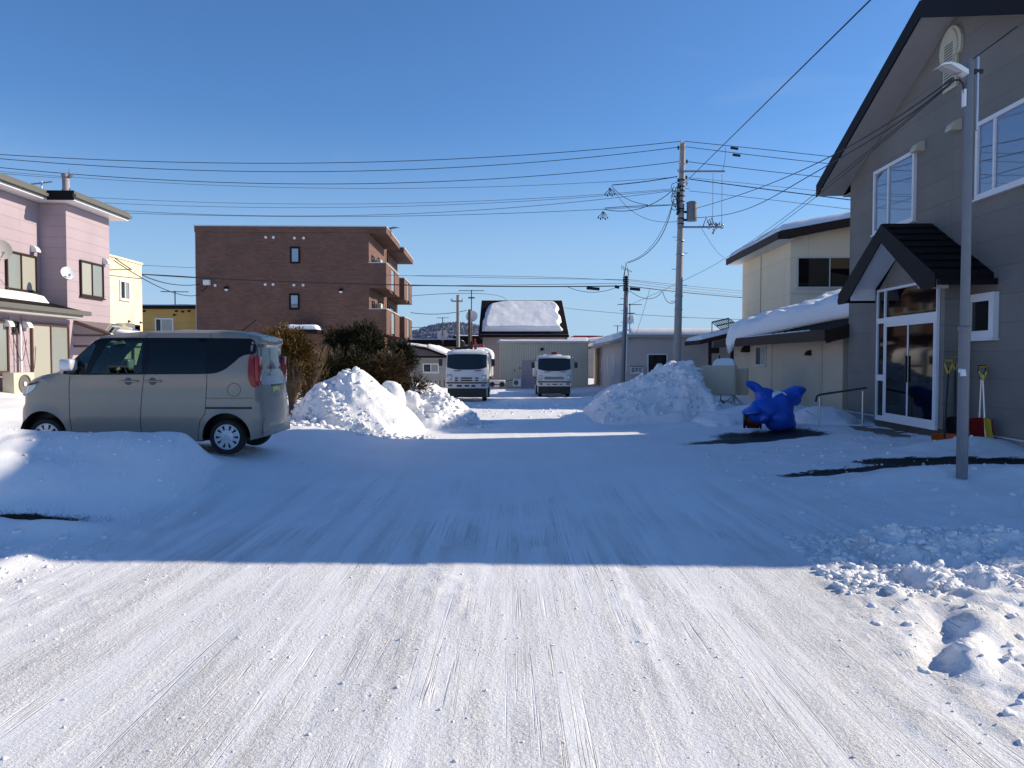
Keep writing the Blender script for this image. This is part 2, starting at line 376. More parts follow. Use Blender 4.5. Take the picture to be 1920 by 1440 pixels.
# ------------------------------------------------------------ ground
HD = .035     # the street runs two degrees off the view axis
def tracks(x, y):
    u = x - HD * y
    g = (vn(u * 1.7, y * .05, 5) - .5) * .014 + (vn(u * 7.3, y * .3, 6) - .5) * .006
    g = g + (vn(u * 19, y * .5, 7) - .5) * .007 * vn(u * 2, y * .4, 11) + np.clip(fbm(u * 9, y * 7, 12, 3) - .52, 0, 1) * .035 * ss(.35, .7, vn(u * 1.3, y * .4, 13)) + (vn(u * 46, y * 5, 9) - .5) * .004
    return g
def bank(x, y):
    """ploughed bank along the near side of the parked van"""
    sx = ss(-3.72, -4.18, x + .15 * np.sin(y * 2)); crest = .42 * sx * (1 - ss(-6.5, -9, x) * .35)
    front = ss(7.8 + .2 * vn(x * .8, 0 * x, 3), 9.6, y); back = 1 - ss(10.0, 10.8, y)
    return crest * front * back
def G(x, y):
    x = np.asarray(x, float); y = np.asarray(y, float)
    z = -.013 * np.clip(y - 28, 0, 60)
    z = z + tracks(x, y) * ss(-4.6, -3.4, x - .0 * y) * (1 - ss(2.0, 3.0, x)) * (1 - ss(6.5, 9, y) * .55)
    left = ss(-2.3, -4.6, x) * ss(7.2, 10.4, y) * .33 + ss(-7.5, -12.5, x) * ss(9, 16, y) * .42 + ss(-4.0, -9, x) * .12
    left = left * (1 - ss(20, 30, y) * .5 * ss(-12, -8, x))
    z = z + left + bank(x, y)
    right = ss(3.3, 7.6, x) * .24 * ss(6, 10, y) + ss(2.4, 5.5, x) * .05
    z = z + right
    # smaller lumps of the left verge
    z = z + .24 * bump2(x, y, -5.9, 8.55, 1.0, .42, 2.6) + .13 * bump2(x, y, -4.6, 7.35, 1.2, .22)
    z = z + .05 * bump2(x - HD * y, 0 * y, -4.35, 0, .16, 1) * (1 - ss(6.8, 7.6, y))
    z = z + (fbm(x * 1.3, y * 1.3, 20) - .5) * .16 * ss(-3.6, -5.2, x) + (fbm(x * 6, y * 6, 21) - .5) * .07 * ss(-4.0, -5.0, x) * (1 - ss(7, 8, y))
    # crumbled snow at the right kerb
    rz = ss(1.75 + .14 * (y - 3.0), 2.6 + .12 * (y - 3.0), x) * (1 - ss(6.6, 7.2, y + .1 * np.sin(x * 3)))
    lum = fbm(x * 4.5, y * 4.5, 30, 4); lum2 = fbm(x * 1.6 + 3, y * 1.6, 31, 3)
    z = z + rz * (.35 + .65 * ss(4.9, 5.8, y)) * (np.clip(lum - .5, 0, 1) * .15 + (lum2 - .45) * .12 + np.clip(fbm(x * 10, y * 10, 33, 3) - .47, 0, 1) * .13)
    rz3 = ss(1.4 + .14 * (y - 3.0), 2.4 + .12 * (y - 3.0), x) * (1 - ss(6.6, 7.2, y)); z = z + rz3 * np.clip(fbm(x * 8, y * 8, 37, 3) - .5, 0, 1) * .09
    z = z + .13 * np.exp(-((y - 6.75 - .12 * np.sin(x * 2.1)) / .28) ** 2) * ss(2.6, 3.4, x) * (.5 + vn(x * 3.5, y * 3.5, 35))
    for (cx, cy, a, L, wd, h) in ((2.62, 4.35, -.5, .34, .09, .10), (2.95, 4.75, -.35, .3, .1, .09), (3.55, 4.5, -.9, .4, .1, .10), (3.2, 5.9, .2, .2, .12, .09), (3.6, 5.75, .2, .16, .1, .08)):
        dx, dy = x - cx, y - cy; p = dx * math.cos(a + 1.57) + dy * math.sin(a + 1.57); q = -dx * math.sin(a + 1.57) + dy * math.cos(a + 1.57)
        z = z + h * .75 * np.exp(-np.abs(p / L) ** 3 - np.abs(q / wd) ** 2.4) - h * .7 * np.exp(-np.abs(p / L) ** 3 - np.abs((q - wd * 1.9) / wd) ** 2.2)
    # drift by the lamp post, hump before the shovels, rough ground of the yard
    z = z + .16 * bump2(x, y, 5.2, 9.95, .75, .35) + .10 * bump2(x, y, 6.6, 9.6, .9, .35) + .17 * bump2(x, y, 7.2, 12.2, .9, .35) + .06 * bump2(x, y, 6.35, 13.9, .55, .9)
    z = z + (fbm(x * .9, y * .9, 40) - .5) * .10 * ss(2.6, 4.5, x) * ss(7, 8, y) + (fbm(x * 3, y * 3, 41) - .5) * .05 * ss(3.0, 4.2, x) * ss(7, 8, y)
    z = z + (fbm(x * 2.2, y * 5, 42) - .5) * .06 * ss(17, 20, y) * (1 - ss(45, 60, y))
    z = z + (fbm(x * .35, y * .35, 43) - .5) * .35 * ss(60, 90, np.hypot(x, y))
    # driven-in patches of bare asphalt lie a little lower
    z = z - .05 * np.clip(bare(x, y), 0, 1)
    return z
def bare(x, y):
    b = 1.2 * bump2(x, y, 5.3, 15.75, 1.1, 1.05, 3)
    b = np.maximum(b, .95 * bump2(x, y, 4.45, 15.3, 1.2, .5))
    b = np.maximum(b, 1.3 * bump2(x, y + .38 * (x - 5.9), 6.5, 11.3, 1.3, .42, 3))
    b = np.maximum(b, 1.1 * bump2(x, y, 4.9, 11.1, 1.2, .26, 2))
    b = np.maximum(b, 1.1 * bump2(x, y, -5.0, 7.88, .62, .12, 2))
    return b
def axis(segs):
    out = [segs[0][0]]
    for a, b, d0, d1 in segs:
        t = a
        while t < b - 1e-6:
            f = (t - a) / (b - a); t += d0 + (d1 - d0) * f; out.append(min(t, b))
    return np.array(sorted(set(np.round(out, 5))))
GX = axis([(-420, -60, 40, 8), (-60, -14, 6, .3), (-14, -7, .25, .06), (-7, 7.6, .032, .032), (7.6, 14, .06, .3), (14, 60, .4, 6), (60, 420, 8, 40)])
GY = axis([(-60, 0, 12, .5), (0, 2.4, .4, .05), (2.4, 8.5, .026, .032), (8.5, 13, .035, .06), (13, 30, .06, .2), (30, 60, .25, .8), (60, 900, 1.5, 60)])
gx, gy = np.meshgrid(GX, GY)
gz = G(gx, gy)
go = np_mesh('ground', np.stack([gx.ravel(), gy.ravel(), gz.ravel()], 1), grid_faces(len(GX), len(GY)), 'road_snow')
tag(go, kind='structure', label='packed snow covering the street and yards')
def attr(o, name, vals):
    a = o.data.attributes.new(name, 'FLOAT', 'POINT'); a.data.foreach_set('value', np.asarray(vals, np.float32).ravel())
pk = ss(-4.7, -3.6, gx - HD * gy) * (1 - .5 * ss(2.3 + .1 * gy, 3.6 + .1 * gy, gx)) * (.28 + .72 * (1 - ss(5.0, 12, gy)))
attr(go, 'packed', pk); attr(go, 'bare', bare(gx, gy))
def gh(x, y): return float(G(x, y))
# ============================================================ helpers for buildings
def window(root, O, U, N, u0, u1, z0, z1, cuts=(), fw=.05, fmat='white_pvc', pmat='glass_dark', out=.05, sill=True, label=None, name='window', back=.0):
    """frame bars proud of the wall plus one pane sheet; O on the wall, U along, N outwards (all local to root)"""
    b = B(); V = (0, 0, 1)
    b.obox(O, U, V, N, u0, u0 + fw, z0, z1, back, out); b.obox(O, U, V, N, u1 - fw, u1, z0, z1, back, out)
    b.obox(O, U, V, N, u0 + fw, u1 - fw, z0, z0 + fw, back, out); b.obox(O, U, V, N, u0 + fw, u1 - fw, z1 - fw, z1, back, out)
    for c in cuts:
        k = u0 + (u1 - u0) * c; b.obox(O, U, V, N, k - fw * .4, k + fw * .4, z0 + fw, z1 - fw, back, out * .85)
    o = b.build(name, fmat, root)
    pm = pmat if isinstance(pmat, (list, tuple)) else [pmat]
    es = [0] + list(cuts) + [1]
    for i in range(len(es) - 1):
        a = u0 + (u1 - u0) * es[i] + (fw if i == 0 else fw * .4); c = u0 + (u1 - u0) * es[i + 1] - (fw if i == len(es) - 2 else fw * .4)
        B().obox(O, U, V, N, a, c, z0 + fw, z1 - fw, back + .004, out * .4).build('pane', pm[i % len(pm)], o)
    if sill: B().obox(O, U, V, N, u0 - .03, u1 + .03, z0 - .035, z0 - .003, .002, out + .03).build('sill', fmat, o)
    if label: o['label'] = label
    return o
def hood(root, O, U, N, u, z, wd=.22, mat='cream_plastic', name='vent_hood'):
    """quarter-round weather hood open at the bottom"""
    O, U, N = Vector(O), Vector(U), Vector(N); Z = Vector((0, 0, 1)); pts = []
    for i in range(7):
        a = math.pi / 2 * i / 6; pts.append((wd * .85 * math.sin(a), wd * .9 * math.cos(a)))
    poly = [O + U * (u - wd / 2) + N * .002 + Z * z] + [O + U * (u - wd / 2) + N * (n_ + .002) + Z * (z + h_) for n_, h_ in reversed(pts)]
    return B().prism(poly, U * wd).build(name, mat, root)
def snow_slab(name, P00, P10, P01, P11, thick, parent=None, off=(0, 0, 0), n=(50, 24), edge=.12, amp=.05, seed=50, mask=None, mat='roof_snow', low=.012, nfreq=1.2, up=(0, 0, 1)):
    """rounded layer of snow over a (bilinear) roof surface, with thickness and an underside"""
    nu, nv = n; u, v = np.meshgrid(np.linspace(0, 1, nu), np.linspace(0, 1, nv))
    P00, P10, P01, P11 = [np.array(p, float) - np.array(off, float) for p in (P00, P10, P01, P11)]
    base = (1 - u)[..., None] * (1 - v)[..., None] * P00 + u[..., None] * (1 - v)[..., None] * P10 + (1 - u)[..., None] * v[..., None] * P01 + u[..., None] * v[..., None] * P11
    L = np.linalg.norm(P10 - P00); Wd = np.linalg.norm(P01 - P00)
    eu = np.minimum(u, 1 - u) * L; ev = np.minimum(v, 1 - v) * Wd
    e = np.minimum(eu, ev) / edge; rnd = np.sqrt(1 - (1 - np.clip(e, 0, 1)) ** 2)
    th = thick * rnd * (1 - amp / max(thick, .01) * .5 + amp / max(thick, .01) * fbm(u * L * nfreq, v * Wd * nfreq, seed, 4)) 
    if mask is not None: th = th * mask(u, v)
    up = np.array(up, float); top = base + up * (th + .004)[..., None]
    bot = base - up * low
    vt = np.concatenate([top.reshape(-1, 3), bot.reshape(-1, 3)]); f = grid_faces(nu, nv); k = nu * nv
    fb = f[:, ::-1] + k; side = []
    ring = [j for j in range(nu)] + [i * nu + nu - 1 for i in range(1, nv)] + [(nv - 1) * nu + j for j in range(nu - 2, -1, -1)] + [i * nu for i in range(nv - 2, 0, -1)]
    for a in range(len(ring)):
        c, d = ring[a], ring[(a + 1) % len(ring)]; side.append((c, c + k, d + k, d))
    return np_mesh(name, vt, np.concatenate([f, fb, np.array(side)]), mat, parent)

# ============================================================ grey two-storey house on the right
# local frame: x into the house, y away along the street, origin on the wall under the apex
gh_y = 13.93
gr = thing('grey_house', 'grey sided two-storey house with dark gabled roof and glazed entrance porch', 'house', (7.42 + HD * gh_y, gh_y, 0), -R(2))
NX = (-1, 0, 0); UY = (0, 1, 0); Zv = (0, 0, 1)
DP = 8.5      # depth of the house
EZ, AZ = 5.72, 7.92      # underside heights of wall at eave / apex
SL = (8.10 - 5.98) / 4.97
def rz_(y, top=8.10): return top - SL * abs(y)
ed = lambda s_: 5.02 if s_ > 0 else 4.55
NE = 4.1     # near end, outside the frame
wall = [(0, -NE, .45), (0, 4.55, .45), (0, 4.55, rz_(4.55) - .30), (0, 0, 7.80), (0, -NE, rz_(NE) - .30)]
B().prism(wall, (DP, 0, 0)).build('wall', 'grey_siding', gr)
B().box(.03, DP - .03, -NE + .03, 4.52, -.4, .448).build('foundation', 'grey_foundation', gr)
B().obox((0, 0, 0), UY, Zv, NX, -NE, 4.56, .425, .452, .003, .03).build('drip_rail', 'trim_light', gr)
b = B()
for sgn in (-1, 1):
    p = lambda y, z, x: (x, sgn * y, z)
    # roof slab on each slope, 0.6 m out over the gable wall
    b.prism([p(0, 8.10, -.60), p(ed(sgn), rz_(ed(sgn)), -.60), p(ed(sgn), rz_(ed(sgn)) - .10, -.60), p(0, 7.99, -.60)], (DP + 1.2, 0, 0))
b.build('roof', 'dark_trim', gr)
b = B()
for sgn in (-1, 1):
    p = lambda y, z, x: (x, sgn * y, z)
    b.prism([p(0, 8.085, -.635), p(ed(sgn) + .04, rz_(ed(sgn)) - .02, -.635), p(ed(sgn) + .04, rz_(ed(sgn)) - .31, -.635), p(0, 7.78, -.635)], (.032, 0, 0))
    b.prism([(-.60, sgn * (ed(sgn) + .002), rz_(ed(sgn)) - .28), (-.60, sgn * (ed(sgn) + .03), rz_(ed(sgn)) - .28), (-.60, sgn * (ed(sgn) + .03), rz_(ed(sgn)) - .01), (-.60, sgn * (ed(sgn) + .002), rz_(ed(sgn)) - .01)], (DP + 1.2, 0, 0))
b.build('bargeboard', 'dark_trim', gr)
b = B()
for sgn in (-1, 1):
    p = lambda y, z, x: (x, sgn * y, z)
    b.prism([p(0, 7.82, -.60), p(ed(sgn) - .02, rz_(ed(sgn)) - .27, -.60), p(ed(sgn) - .02, rz_(ed(sgn)) - .295, -.60), p(0, 7.79, -.60)], (.597, 0, 0))
    b.box(.004, DP, 4.56 if sgn > 0 else -4.54, 5.02 if sgn > 0 else -NE - .01, rz_(ed(sgn)) - .32, rz_(ed(sgn)) - .298)
b.build('soffit', 'soffit', gr)
def wy(Z): return Z - gh_y     # depth in the photo -> local y
window(gr, (0, 0, 0), UY, NX, wy(15.25), wy(17.1), 4.42, 5.80, (.62,), .07, 'white_pvc', 'glass_sky', .06)
window(gr, (0, 0, 0), UY, NX, wy(10.5), wy(13.12), 4.38, 5.66, (.80,), .07, 'white_pvc', 'glass_sky', .06)
window(gr, (0, 0, 0), UY, NX, wy(12.45), wy(13.28), 2.03, 2.78, (), .13, 'white_pvc', 'glass_dark', .09)
hood(gr, (0, 0, 0), UY, NX, wy(15.05), 5.70); hood(gr, (0, 0, 0), UY, NX, wy(13.75), 5.72)
# keyhole louvre high in the gable
b = B(); vy, vz = wy(14.0), 6.52
pts = [(vy - .22, vz), (vy - .22, vz + .56)] + [(vy + .37 * math.cos(a), vz + .75 + .37 * math.sin(a)) for a in [math.pi + .52 - i * (math.pi + 1.04) / 16 for i in range(17)]] + [(vy + .22, vz + .56), (vy + .22, vz)]
b.prism([(-.003, y, z) for y, z in pts], (-.05, 0, 0))
gv = b.build('gable_vent', 'cream_plastic', gr)
b = B(); pts2 = [(vy + (y - vy) * .72, vz + .06 + (z - vz) * .90) for y, z in pts]
b.prism([(-.054, y, z) for y, z in pts2], (-.02, 0, 0)); b.build('vent_face', 'cream_plastic', gv)
b = B()
for i in range(15):
    z = vz + .12 + i * .048
    b.obox((0, 0, 0), UY, Zv, NX, vy - .135, vy + .135, z, z + .014, .0745, .082)
b.build('louvre', 'black_plastic', gv)
# porch
px0 = -.42; py0, py1 = wy(13.30), wy(16.05); pz = .47
pc = wy(14.62)
b = B(); b.box(px0, .0 - .003, py0, py1, pz, 3.0)
b.prism([(px0, py0, 3.003), (px0, py1, 3.003), (px0, pc, 4.0)], (.41, 0, 0)); b.build('porch_wall', 'grey_siding', gr)
B().box(px0 + .02, -.003, py0 + .02, py1 - .02, -.3, pz - .003).build('porch_base', 'step_concrete', gr)
ps = .60; hw = 2.02
b = B()
for sgn in (-1, 1):
    q = lambda y, z, x: (x, pc + sgn * y, z)
    top = 4.25; e = top - ps * hw + .06
    b.prism([q(0, top, -.93), q(hw, e, -.93), q(hw, e - .10, -.93), q(0, top - .12, -.93)], (.925, 0, 0))
b.build('porch_roof', 'dark_trim', gr)
b = B()
for i in range(7):                                    # tile courses on both slopes
    for sgn in (-1, 1):
        y = .22 + i * .27; z = 4.25 - (ps - .03) * y
        b.prism([(-.93, pc + sgn * (y - .03), z + .026), (-.93, pc + sgn * (y + .02), z + .008), (-.93, pc + sgn * (y - .03), z + .01)], (.92, 0, 0))
b.build('roof_tiles', 'brown_metal', gr)
b = B()
for sgn in (-1, 1):
    q = lambda y, z, x: (x, pc + sgn * y, z)
    b.prism([q(0, 4.24, -.955), q(hw + .02, 3.08, -.955), q(hw + .02, 2.86, -.955), q(hw - .42, 2.86, -.955), q(0, 3.90, -.955)], (.022, 0, 0))
b.build('porch_bargeboard', 'dark_trim', gr)
b = B()
for sgn in (-1, 1):
    q = lambda y, z, x: (x, pc + sgn * y, z)
    b.prism([q(0, 3.97, -.93), q(1.42, 3.16, -.93), q(1.42, 3.14, -.93), q(0, 3.95, -.93)], (.505, 0, 0))
    b.prism([q(1.42, 3.18, -.93), q(1.44, 3.18, -.93), q(1.44, 2.90, -.93), q(1.42, 2.90, -.93)], (.505, 0, 0))
b.build('porch_soffit', 'white_pvc', gr)
for sgn in (-1, 1):
    y = pc + sgn * (hw + .03); B().box(-.93, -.01, min(y, y + sgn * .09), max(y, y + sgn * .09), 2.90, 3.0).build('porch_gutter', 'dark_trim', gr)
glass_dark('glass_door', (.004, .004, .005), .04, 1.28)
# glazed entrance: sidelight, transom, two sliding leaves
O = (px0, 0, 0); dy0, dy1 = wy(13.45), wy(15.86); dz0, dzb, dz1 = .54, 2.46, 3.10
b = B(); bar = lambda a, c, z0, z1, o=.055: b.obox(O, UY, Zv, NX, a, c, z0, z1, .003, o)
sl = dy1 - .34
bar(dy0, dy1, dz0 - .10, dz0); bar(dy1 - .045, dy1, dz0, dz1); bar(dy0, dy0 + .03, dz0, dz1); bar(sl - .05, sl, dz0, dz1); bar(dy0 + .03, sl - .05, dzb - .07, dzb + .06)
bar(sl, dy1 - .045, dzb - .05, dzb + .05); bar(dy0 + .03, sl - .05, dz1 - .05, dz1); bar(sl, dy1 - .045, dz1 - .05, dz1); bar(sl, dy1 - .045, 1.25, 1.37)
fr = b.build('door_frame', 'white_pvc', gr)
for a, c, z0, z1 in ((dy0 + .03, sl - .05, dzb + .06, dz1 - .05), (sl, dy1 - .045, dzb + .05, dz1 - .05), (sl, dy1 - .045, 1.37, dzb - .05), (sl, dy1 - .045, dz0, 1.25)):
    B().obox(O, UY, Zv, NX, a, c, z0, z1, .006, .02).build('pane', 'glass_door', fr)
mid = (dy0 + .03 + sl - .05) / 2
for (a, c, o) in ((mid - .02, sl - .05, .0), (dy0 + .03, mid + .02, .025)):
    b = B()
    for k in ((a, a + .05), (c - .05, c)): b.obox(O, UY, Zv, NX, k[0], k[1], dz0, dzb - .07, .022 + o, .044 + o)
    b.obox(O, UY, Zv, NX, a + .05, c - .05, dz0, dz0 + .07, .022 + o, .044 + o); b.obox(O, UY, Zv, NX, a + .05, c - .05, dzb - .13, dzb - .07, .022 + o, .044 + o)
    dr = b.build('sliding_door', 'white_pvc', gr)
    B().obox(O, UY, Zv, NX, a + .05, c - .05, dz0 + .07, dzb - .13, .028 + o, .036 + o).build('pane', 'glass_door', dr)
    if o > 0: B().obox(O, UY, Zv, NX, c - .04, c - .015, 1.25, 1.75, .046 + o, .085 + o).build('handle', 'black_plastic', dr)
B().obox((0, 0, 0), UY, Zv, NX, wy(17.0), wy(17.5), .12, .34, .003, .03).build('foundation_vent', 'galvanised', gr)
# entrance steps
b = B(); b.box(-.95, px0 + .018, py0 + .1, py1 - .1, -.1, .27); b.box(-1.22, -.952, py0 - .1, py1 + .1, -.1, .20)
st = b.build('entrance_step', 'step_concrete', gr)
B().box(-.96, px0 - .003, py0 + .08, py1 - .08, .272, .292).build('step_tiles', 'step_tile', st)

def W(root, p):
    c, s_ = math.cos(root.rotation_euler.z), math.sin(root.rotation_euler.z); p = Vector(p)
    return Vector((root.location.x + p.x * c - p.y * s_, root.location.y + p.x * s_ + p.y * c, root.location.z + p.z))
# handrail beside the steps
hr = thing('handrail', 'slim metal handrail with black grip beside the entrance steps', 'handrail', W(gr, (-.95, wy(15.75), .1)), -R(2))
hA, hB = (-.50, .55), (.28, .25)
for (x, y), z in ((hA, .0), (hB, .14)): B().tube([(x, y, z - .1), (x, y, .78 + z)], .020, 10).build('post', 'steel_rail', hr)
B().tube([(hA[0] - .07, hA[1] + .03, .68), (hA[0] - .05, hA[1] + .02, .80), (hA[0], hA[1], .83), (hB[0], hB[1], .98), (hB[0] + .07, hB[1] - .03, .99)], .022, 10).build('grip', 'black_plastic', hr)

# ============================================================ cream house behind it
ch = thing('cream_house', 'cream two-storey house with snow on its low-pitched roof beyond the grey house', 'house', (7.42 + HD * 24, 24, 0), -R(2))
# local x: distance right of the grey house wall line
def cy(Z): return Z - 24
ux = 2.30     # wall of the upper storey
U0, U1 = cy(30.0), cy(37.0)
def rake(x): return 6.60 + (x - (ux - .6)) * .165
B().prism([(ux, U0, -.3), (ux + 9, U0, -.3), (ux + 9, U0, rake(ux + 5) - .2), (ux + 5, U0, rake(ux + 5) - .2), (ux, U0, rake(ux) - .35)], (0, U1 - U0, 0)).build('wall', 'cream_siding', ch)
b = B(); y0, y1 = U0 - .55, U1 + .6
b.prism([(ux - .62, y0, 6.50), (ux + 5, y0, rake(ux + 5)), (ux + 10, y0, rake(ux + 5) - .6), (ux + 10, y0, rake(ux + 5) - .75), (ux + 5, y0, rake(ux + 5) - .17), (ux - .62, y0, 6.34)], (0, y1 - y0, 0))
b.build('roof', 'brown_trim', ch)
b = B(); b.prism([(ux - .60, y0 - .03, 6.54), (ux + 5, y0 - .03, rake(ux + 5) + .03), (ux + 5, y0 - .03, rake(ux + 5) - .33), (ux - .60, y0 - .03, 6.22)], (0, .028, 0))
b.box(ux - .65, ux - .622, y0, y1, 6.22, 6.52); b.build('fascia', 'brown_trim', ch)
b = B(); b.box(ux - .60, ux - .003, y0 + .03, y1 - .03, 6.215, 6.24); b.build('soffit', 'trim_light', ch)
snow_slab('roof_snow', (ux - .58, y0 + .05, 6.52), (ux + 5, y0 + .05, rake(ux + 5) + .01), (ux - .58, y1 - .05, 6.52), (ux + 5, y1 - .05, rake(ux + 5) + .01), .30, ch, n=(50, 50), edge=.35, amp=.10, seed=60)
snow_slab('roof_snow', (ux + 5, y0 + .05, rake(ux + 5) + .01), (ux + 10, y0 + .05, rake(ux + 5) - .56), (ux + 5, y1 - .05, rake(ux + 5) + .01), (ux + 10, y1 - .05, rake(ux + 5) - .56), .28, ch, n=(20, 20), edge=.3, seed=61)
window(ch, (0, U0, 0), (1, 0, 0), (0, -1, 0), ux + .25, ux + 2.75, 4.42, 5.62, (.5,), .05, 'trim_light', 'glass_dark', .05)
B().obox((0, U0, 0), (1, 0, 0), Zv, (0, -1, 0), ux, ux + 3, 4.18, 4.24, .003, .03).build('wall_band', 'trim_light', ch)
B().obox((ux, 0, 0), UY, Zv, NX, U0 + 3.9, U0 + 3.94, 2.0, 6.2, .003, .012).build('wall_joint', 'brown_trim', ch)
# unseen rear wings shaped to shade the heaps and road: tall block, lower link
b = B(); b.prism([(5.6, cy(22.5), -.3), (12, cy(22.5), -.3), (12, cy(22.5), 7.9), (8.8, cy(22.5), 9.3), (5.6, cy(22.5), 7.9)], (0, 2.6, 0)); b.prism([(5.7, cy(25.11), -.3), (5.7, U0 - .6, -.3), (5.7, U0 - .6, 4.8), (5.7, cy(25.11), 5.6)], (6.3, 0, 0)); b.build('unseen_rear_wall', 'cream_siding', ch)
b = B(); b.prism([(5.1, cy(22.2), 7.75), (8.8, cy(22.2), 9.42), (12.5, cy(22.2), 7.75), (12.5, cy(22.2), 7.9), (8.8, cy(22.2), 9.6), (5.1, cy(22.2), 7.9)], (0, 3.1, 0)); b.prism([(5.5, cy(25.31), 5.55), (5.5, U0 - .57, 4.82), (5.5, U0 - .57, 4.96), (5.5, cy(25.31), 5.7)], (6.8, 0, 0)); b.build('unseen_rear_roof', 'brown_metal', ch)
# single-storey wing towards the street
A0, A1 = cy(18.85), cy(29.4)
B().prism([(.02, A0, -.3), (4.2, A0, -.3), (4.2, A0, 3.28), (.02, A0, 2.28)], (0, A1 - A0, 0)).build('wing_wall', 'beige_siding', ch)
for yy in (cy(20.2), cy(24.55)): B().obox((.02, 0, 0), UY, Zv, NX, yy, yy + .05, -.2, 2.26, .003, .016).build('wall_joint', 'beige_siding', ch)
b = B(); rx0 = -.55
b.prism([(rx0, A0 - .4, 2.30), (4.6, A0 - .4, 3.69), (4.6, A0 - .4, 3.57), (rx0, A0 - .4, 2.18)], (0, A1 - A0 + 1.2, 0)); b.build('wing_roof', 'brown_metal', ch)
b = B(); b.box(rx0 - .03, rx0 - .003, A0 - .42, A1 + .8, 2.12, 2.40)
b.prism([(rx0, A0 - .43, 2.38), (4.6, A0 - .43, 3.76), (4.6, A0 - .43, 3.44), (rx0, A0 - .43, 2.06)], (0, .026, 0)); b.build('wing_fascia', 'brown_trim', ch)
snow_slab('roof_snow', (rx0 + .02, A0 + 1.0, 2.31), (rx0 + .16, A0 + 1.0, 2.36), (rx0 + .02, A1 - 3.2, 2.31), (rx0 + .16, A1 - 3.2, 2.36), .09, ch, n=(8, 90), edge=.05, amp=.05, seed=62, nfreq=4)
# thick drift sliding over the wing roof
def drift():
    nu, nv = 60, 130; u, v = np.meshgrid(np.linspace(0, 1, nu), np.linspace(0, 1, nv))
    y = A0 - .5 + v * (A1 - A0 + .9)
    lead = 1.35 - 1.75 * ss(.38, .72, v) - .32 * np.exp(-((v - .80) / .07) ** 2) + (fbm(v * 7, v * 0, 63) - .5) * .22 + .5 * ss(.86, .99, v)
    x = lead + (4.45 - lead) * u
    roofz = 2.31 + (x - rx0) * (1.39 / 5.15)
    over = np.clip(rx0 - x, 0, 2); roofz = np.where(x < rx0, 2.31 - over * .9, roofz)
    d = (x - lead)
    th = (.20 + .46 * np.sqrt(np.clip(1 - (1 - np.clip(d / .55, 0, 1)) ** 2, 0, 1))) * (.66 + .45 * fbm(x * 1.1, y * .8, 64) + .35 * fbm(x * 3.2, y * 2.6, 65)) * np.minimum(1, np.sqrt(np.clip((1 - v) / .05, 0, 1)) * .9 + .1)
    th = th * (1 - .55 * ss(.82, 1, v))
    top = roofz + th; bot = np.where(x < rx0, roofz - .30 * np.exp(-((v - .80) / .05) ** 2) - .06, roofz + .006)
    bot = np.where(d < .02, roofz + th * .45, bot)
    k = nu * nv; vt = np.concatenate([np.stack([x, y, top], -1).reshape(-1, 3), np.stack([x + .0, y, bot], -1).reshape(-1, 3)])
    f = grid_faces(nu, nv); ring = list(range(nu)) + [i * nu + nu - 1 for i in range(1, nv)] + [(nv - 1) * nu + j for j in range(nu - 2, -1, -1)] + [i * nu for i in range(nv - 2, 0, -1)]
    side = [(a, a + k, c + k, c) for a, c in zip(ring, ring[1:] + ring[:1])]
    o = np_mesh('roof_drift', vt, np.concatenate([f, f[:, ::-1] + k, np.array(side)]), 'pile_snow', ch)
    return o
drift()
window(ch, (.02, 0, 0), UY, NX, cy(25.15), cy(26.35), 1.47, 2.10, (.52,), .035, 'trim_light', ['glass_blind', 'glass_dark'], .04)
hood(ch, (.02, 0, 0), UY, NX, cy(21.1), 1.78, .17, 'brown_trim'); hood(ch, (.02, 0, 0), UY, NX, cy(27.3), 1.92, .3, 'brown_trim', 'wall_lamp')
# kerosene tank on its stand
tk = thing('kerosene_tank', 'cream kerosene tank on thin splayed legs topped with a cap of snow', 'tank', (6.14, 22.4, .30), -R(22)); tk.scale = (.92, .92, .92)
B().rbox(-.62, .42, -.32, .32, .36, 1.30, .07, 3).build('tank_body', 'tank_metal', tk)
for sx in (-.52, .28):
    for sy in (-.24, .24):
        B().tube([(sx, sy, .37), (sx + (.12 if sx > 0 else -.12), sy * 1.25, -.05)], .018, 6).build('leg', 'galvanised', tk)
B().tube([(-.1, -.1, 1.30), (-.1, -.1, 1.62)], .022, 6).build('fuel_gauge', 'black_plastic', tk)
B().tube([(-.40, 0, 1.29), (-.40, 0, 1.34)], .05, 10).build('filler_cap', 'black_plastic', tk)
B().tube([(.15, 0, 1.29), (.15, 0, 1.34)], .04, 10).build('filler_cap', 'black_plastic', tk)
B().tube([(-.05, -.1, .35), (-.05, -.1, .22), (.1, -.2, .1)], .02, 6).build('fuel_valve', 'black_plastic', tk)
snow_slab('snow_cap', (-.30, -.26, 1.31), (.38, -.26, 1.31), (-.30, .28, 1.31), (.38, .28, 1.31), .22, tk, n=(24, 20), edge=.22, amp=.06, seed=70)
bx = thing('gas_meter_post', 'cream cabinet on a tripod pipe stand just right of the kerosene tank', 'cabinet', (6.58, 22.75, .30), -R(22)); bx.scale = (.9, .9, .9)
B().rbox(-.02, .42, -.02, .30, .36, 1.24, .05, 3).build('cabinet_body', 'tank_metal', bx)
B().tube([(-.10, -.12, .38), (-.10, -.12, 1.0)], .02, 8).build('pipe', 'galvanised', bx)
B().tube([(.03, -.12, .30), (.03, -.12, 1.02)], .02, 8).build('pipe', 'galvanised', bx)
B().rbox(-.17, .09, -.17, -.07, .93, 1.0, .01, 1).build('pipe_clamp', 'black_plastic', bx)
for dx, dy in ((-.38, -.15), (.32, -.2), (-.05, .25), (.42, .1)): B().tube([(-.03, -.12, .36), (dx, dy, -.06)], .016, 6).build('leg', 'galvanised', bx)

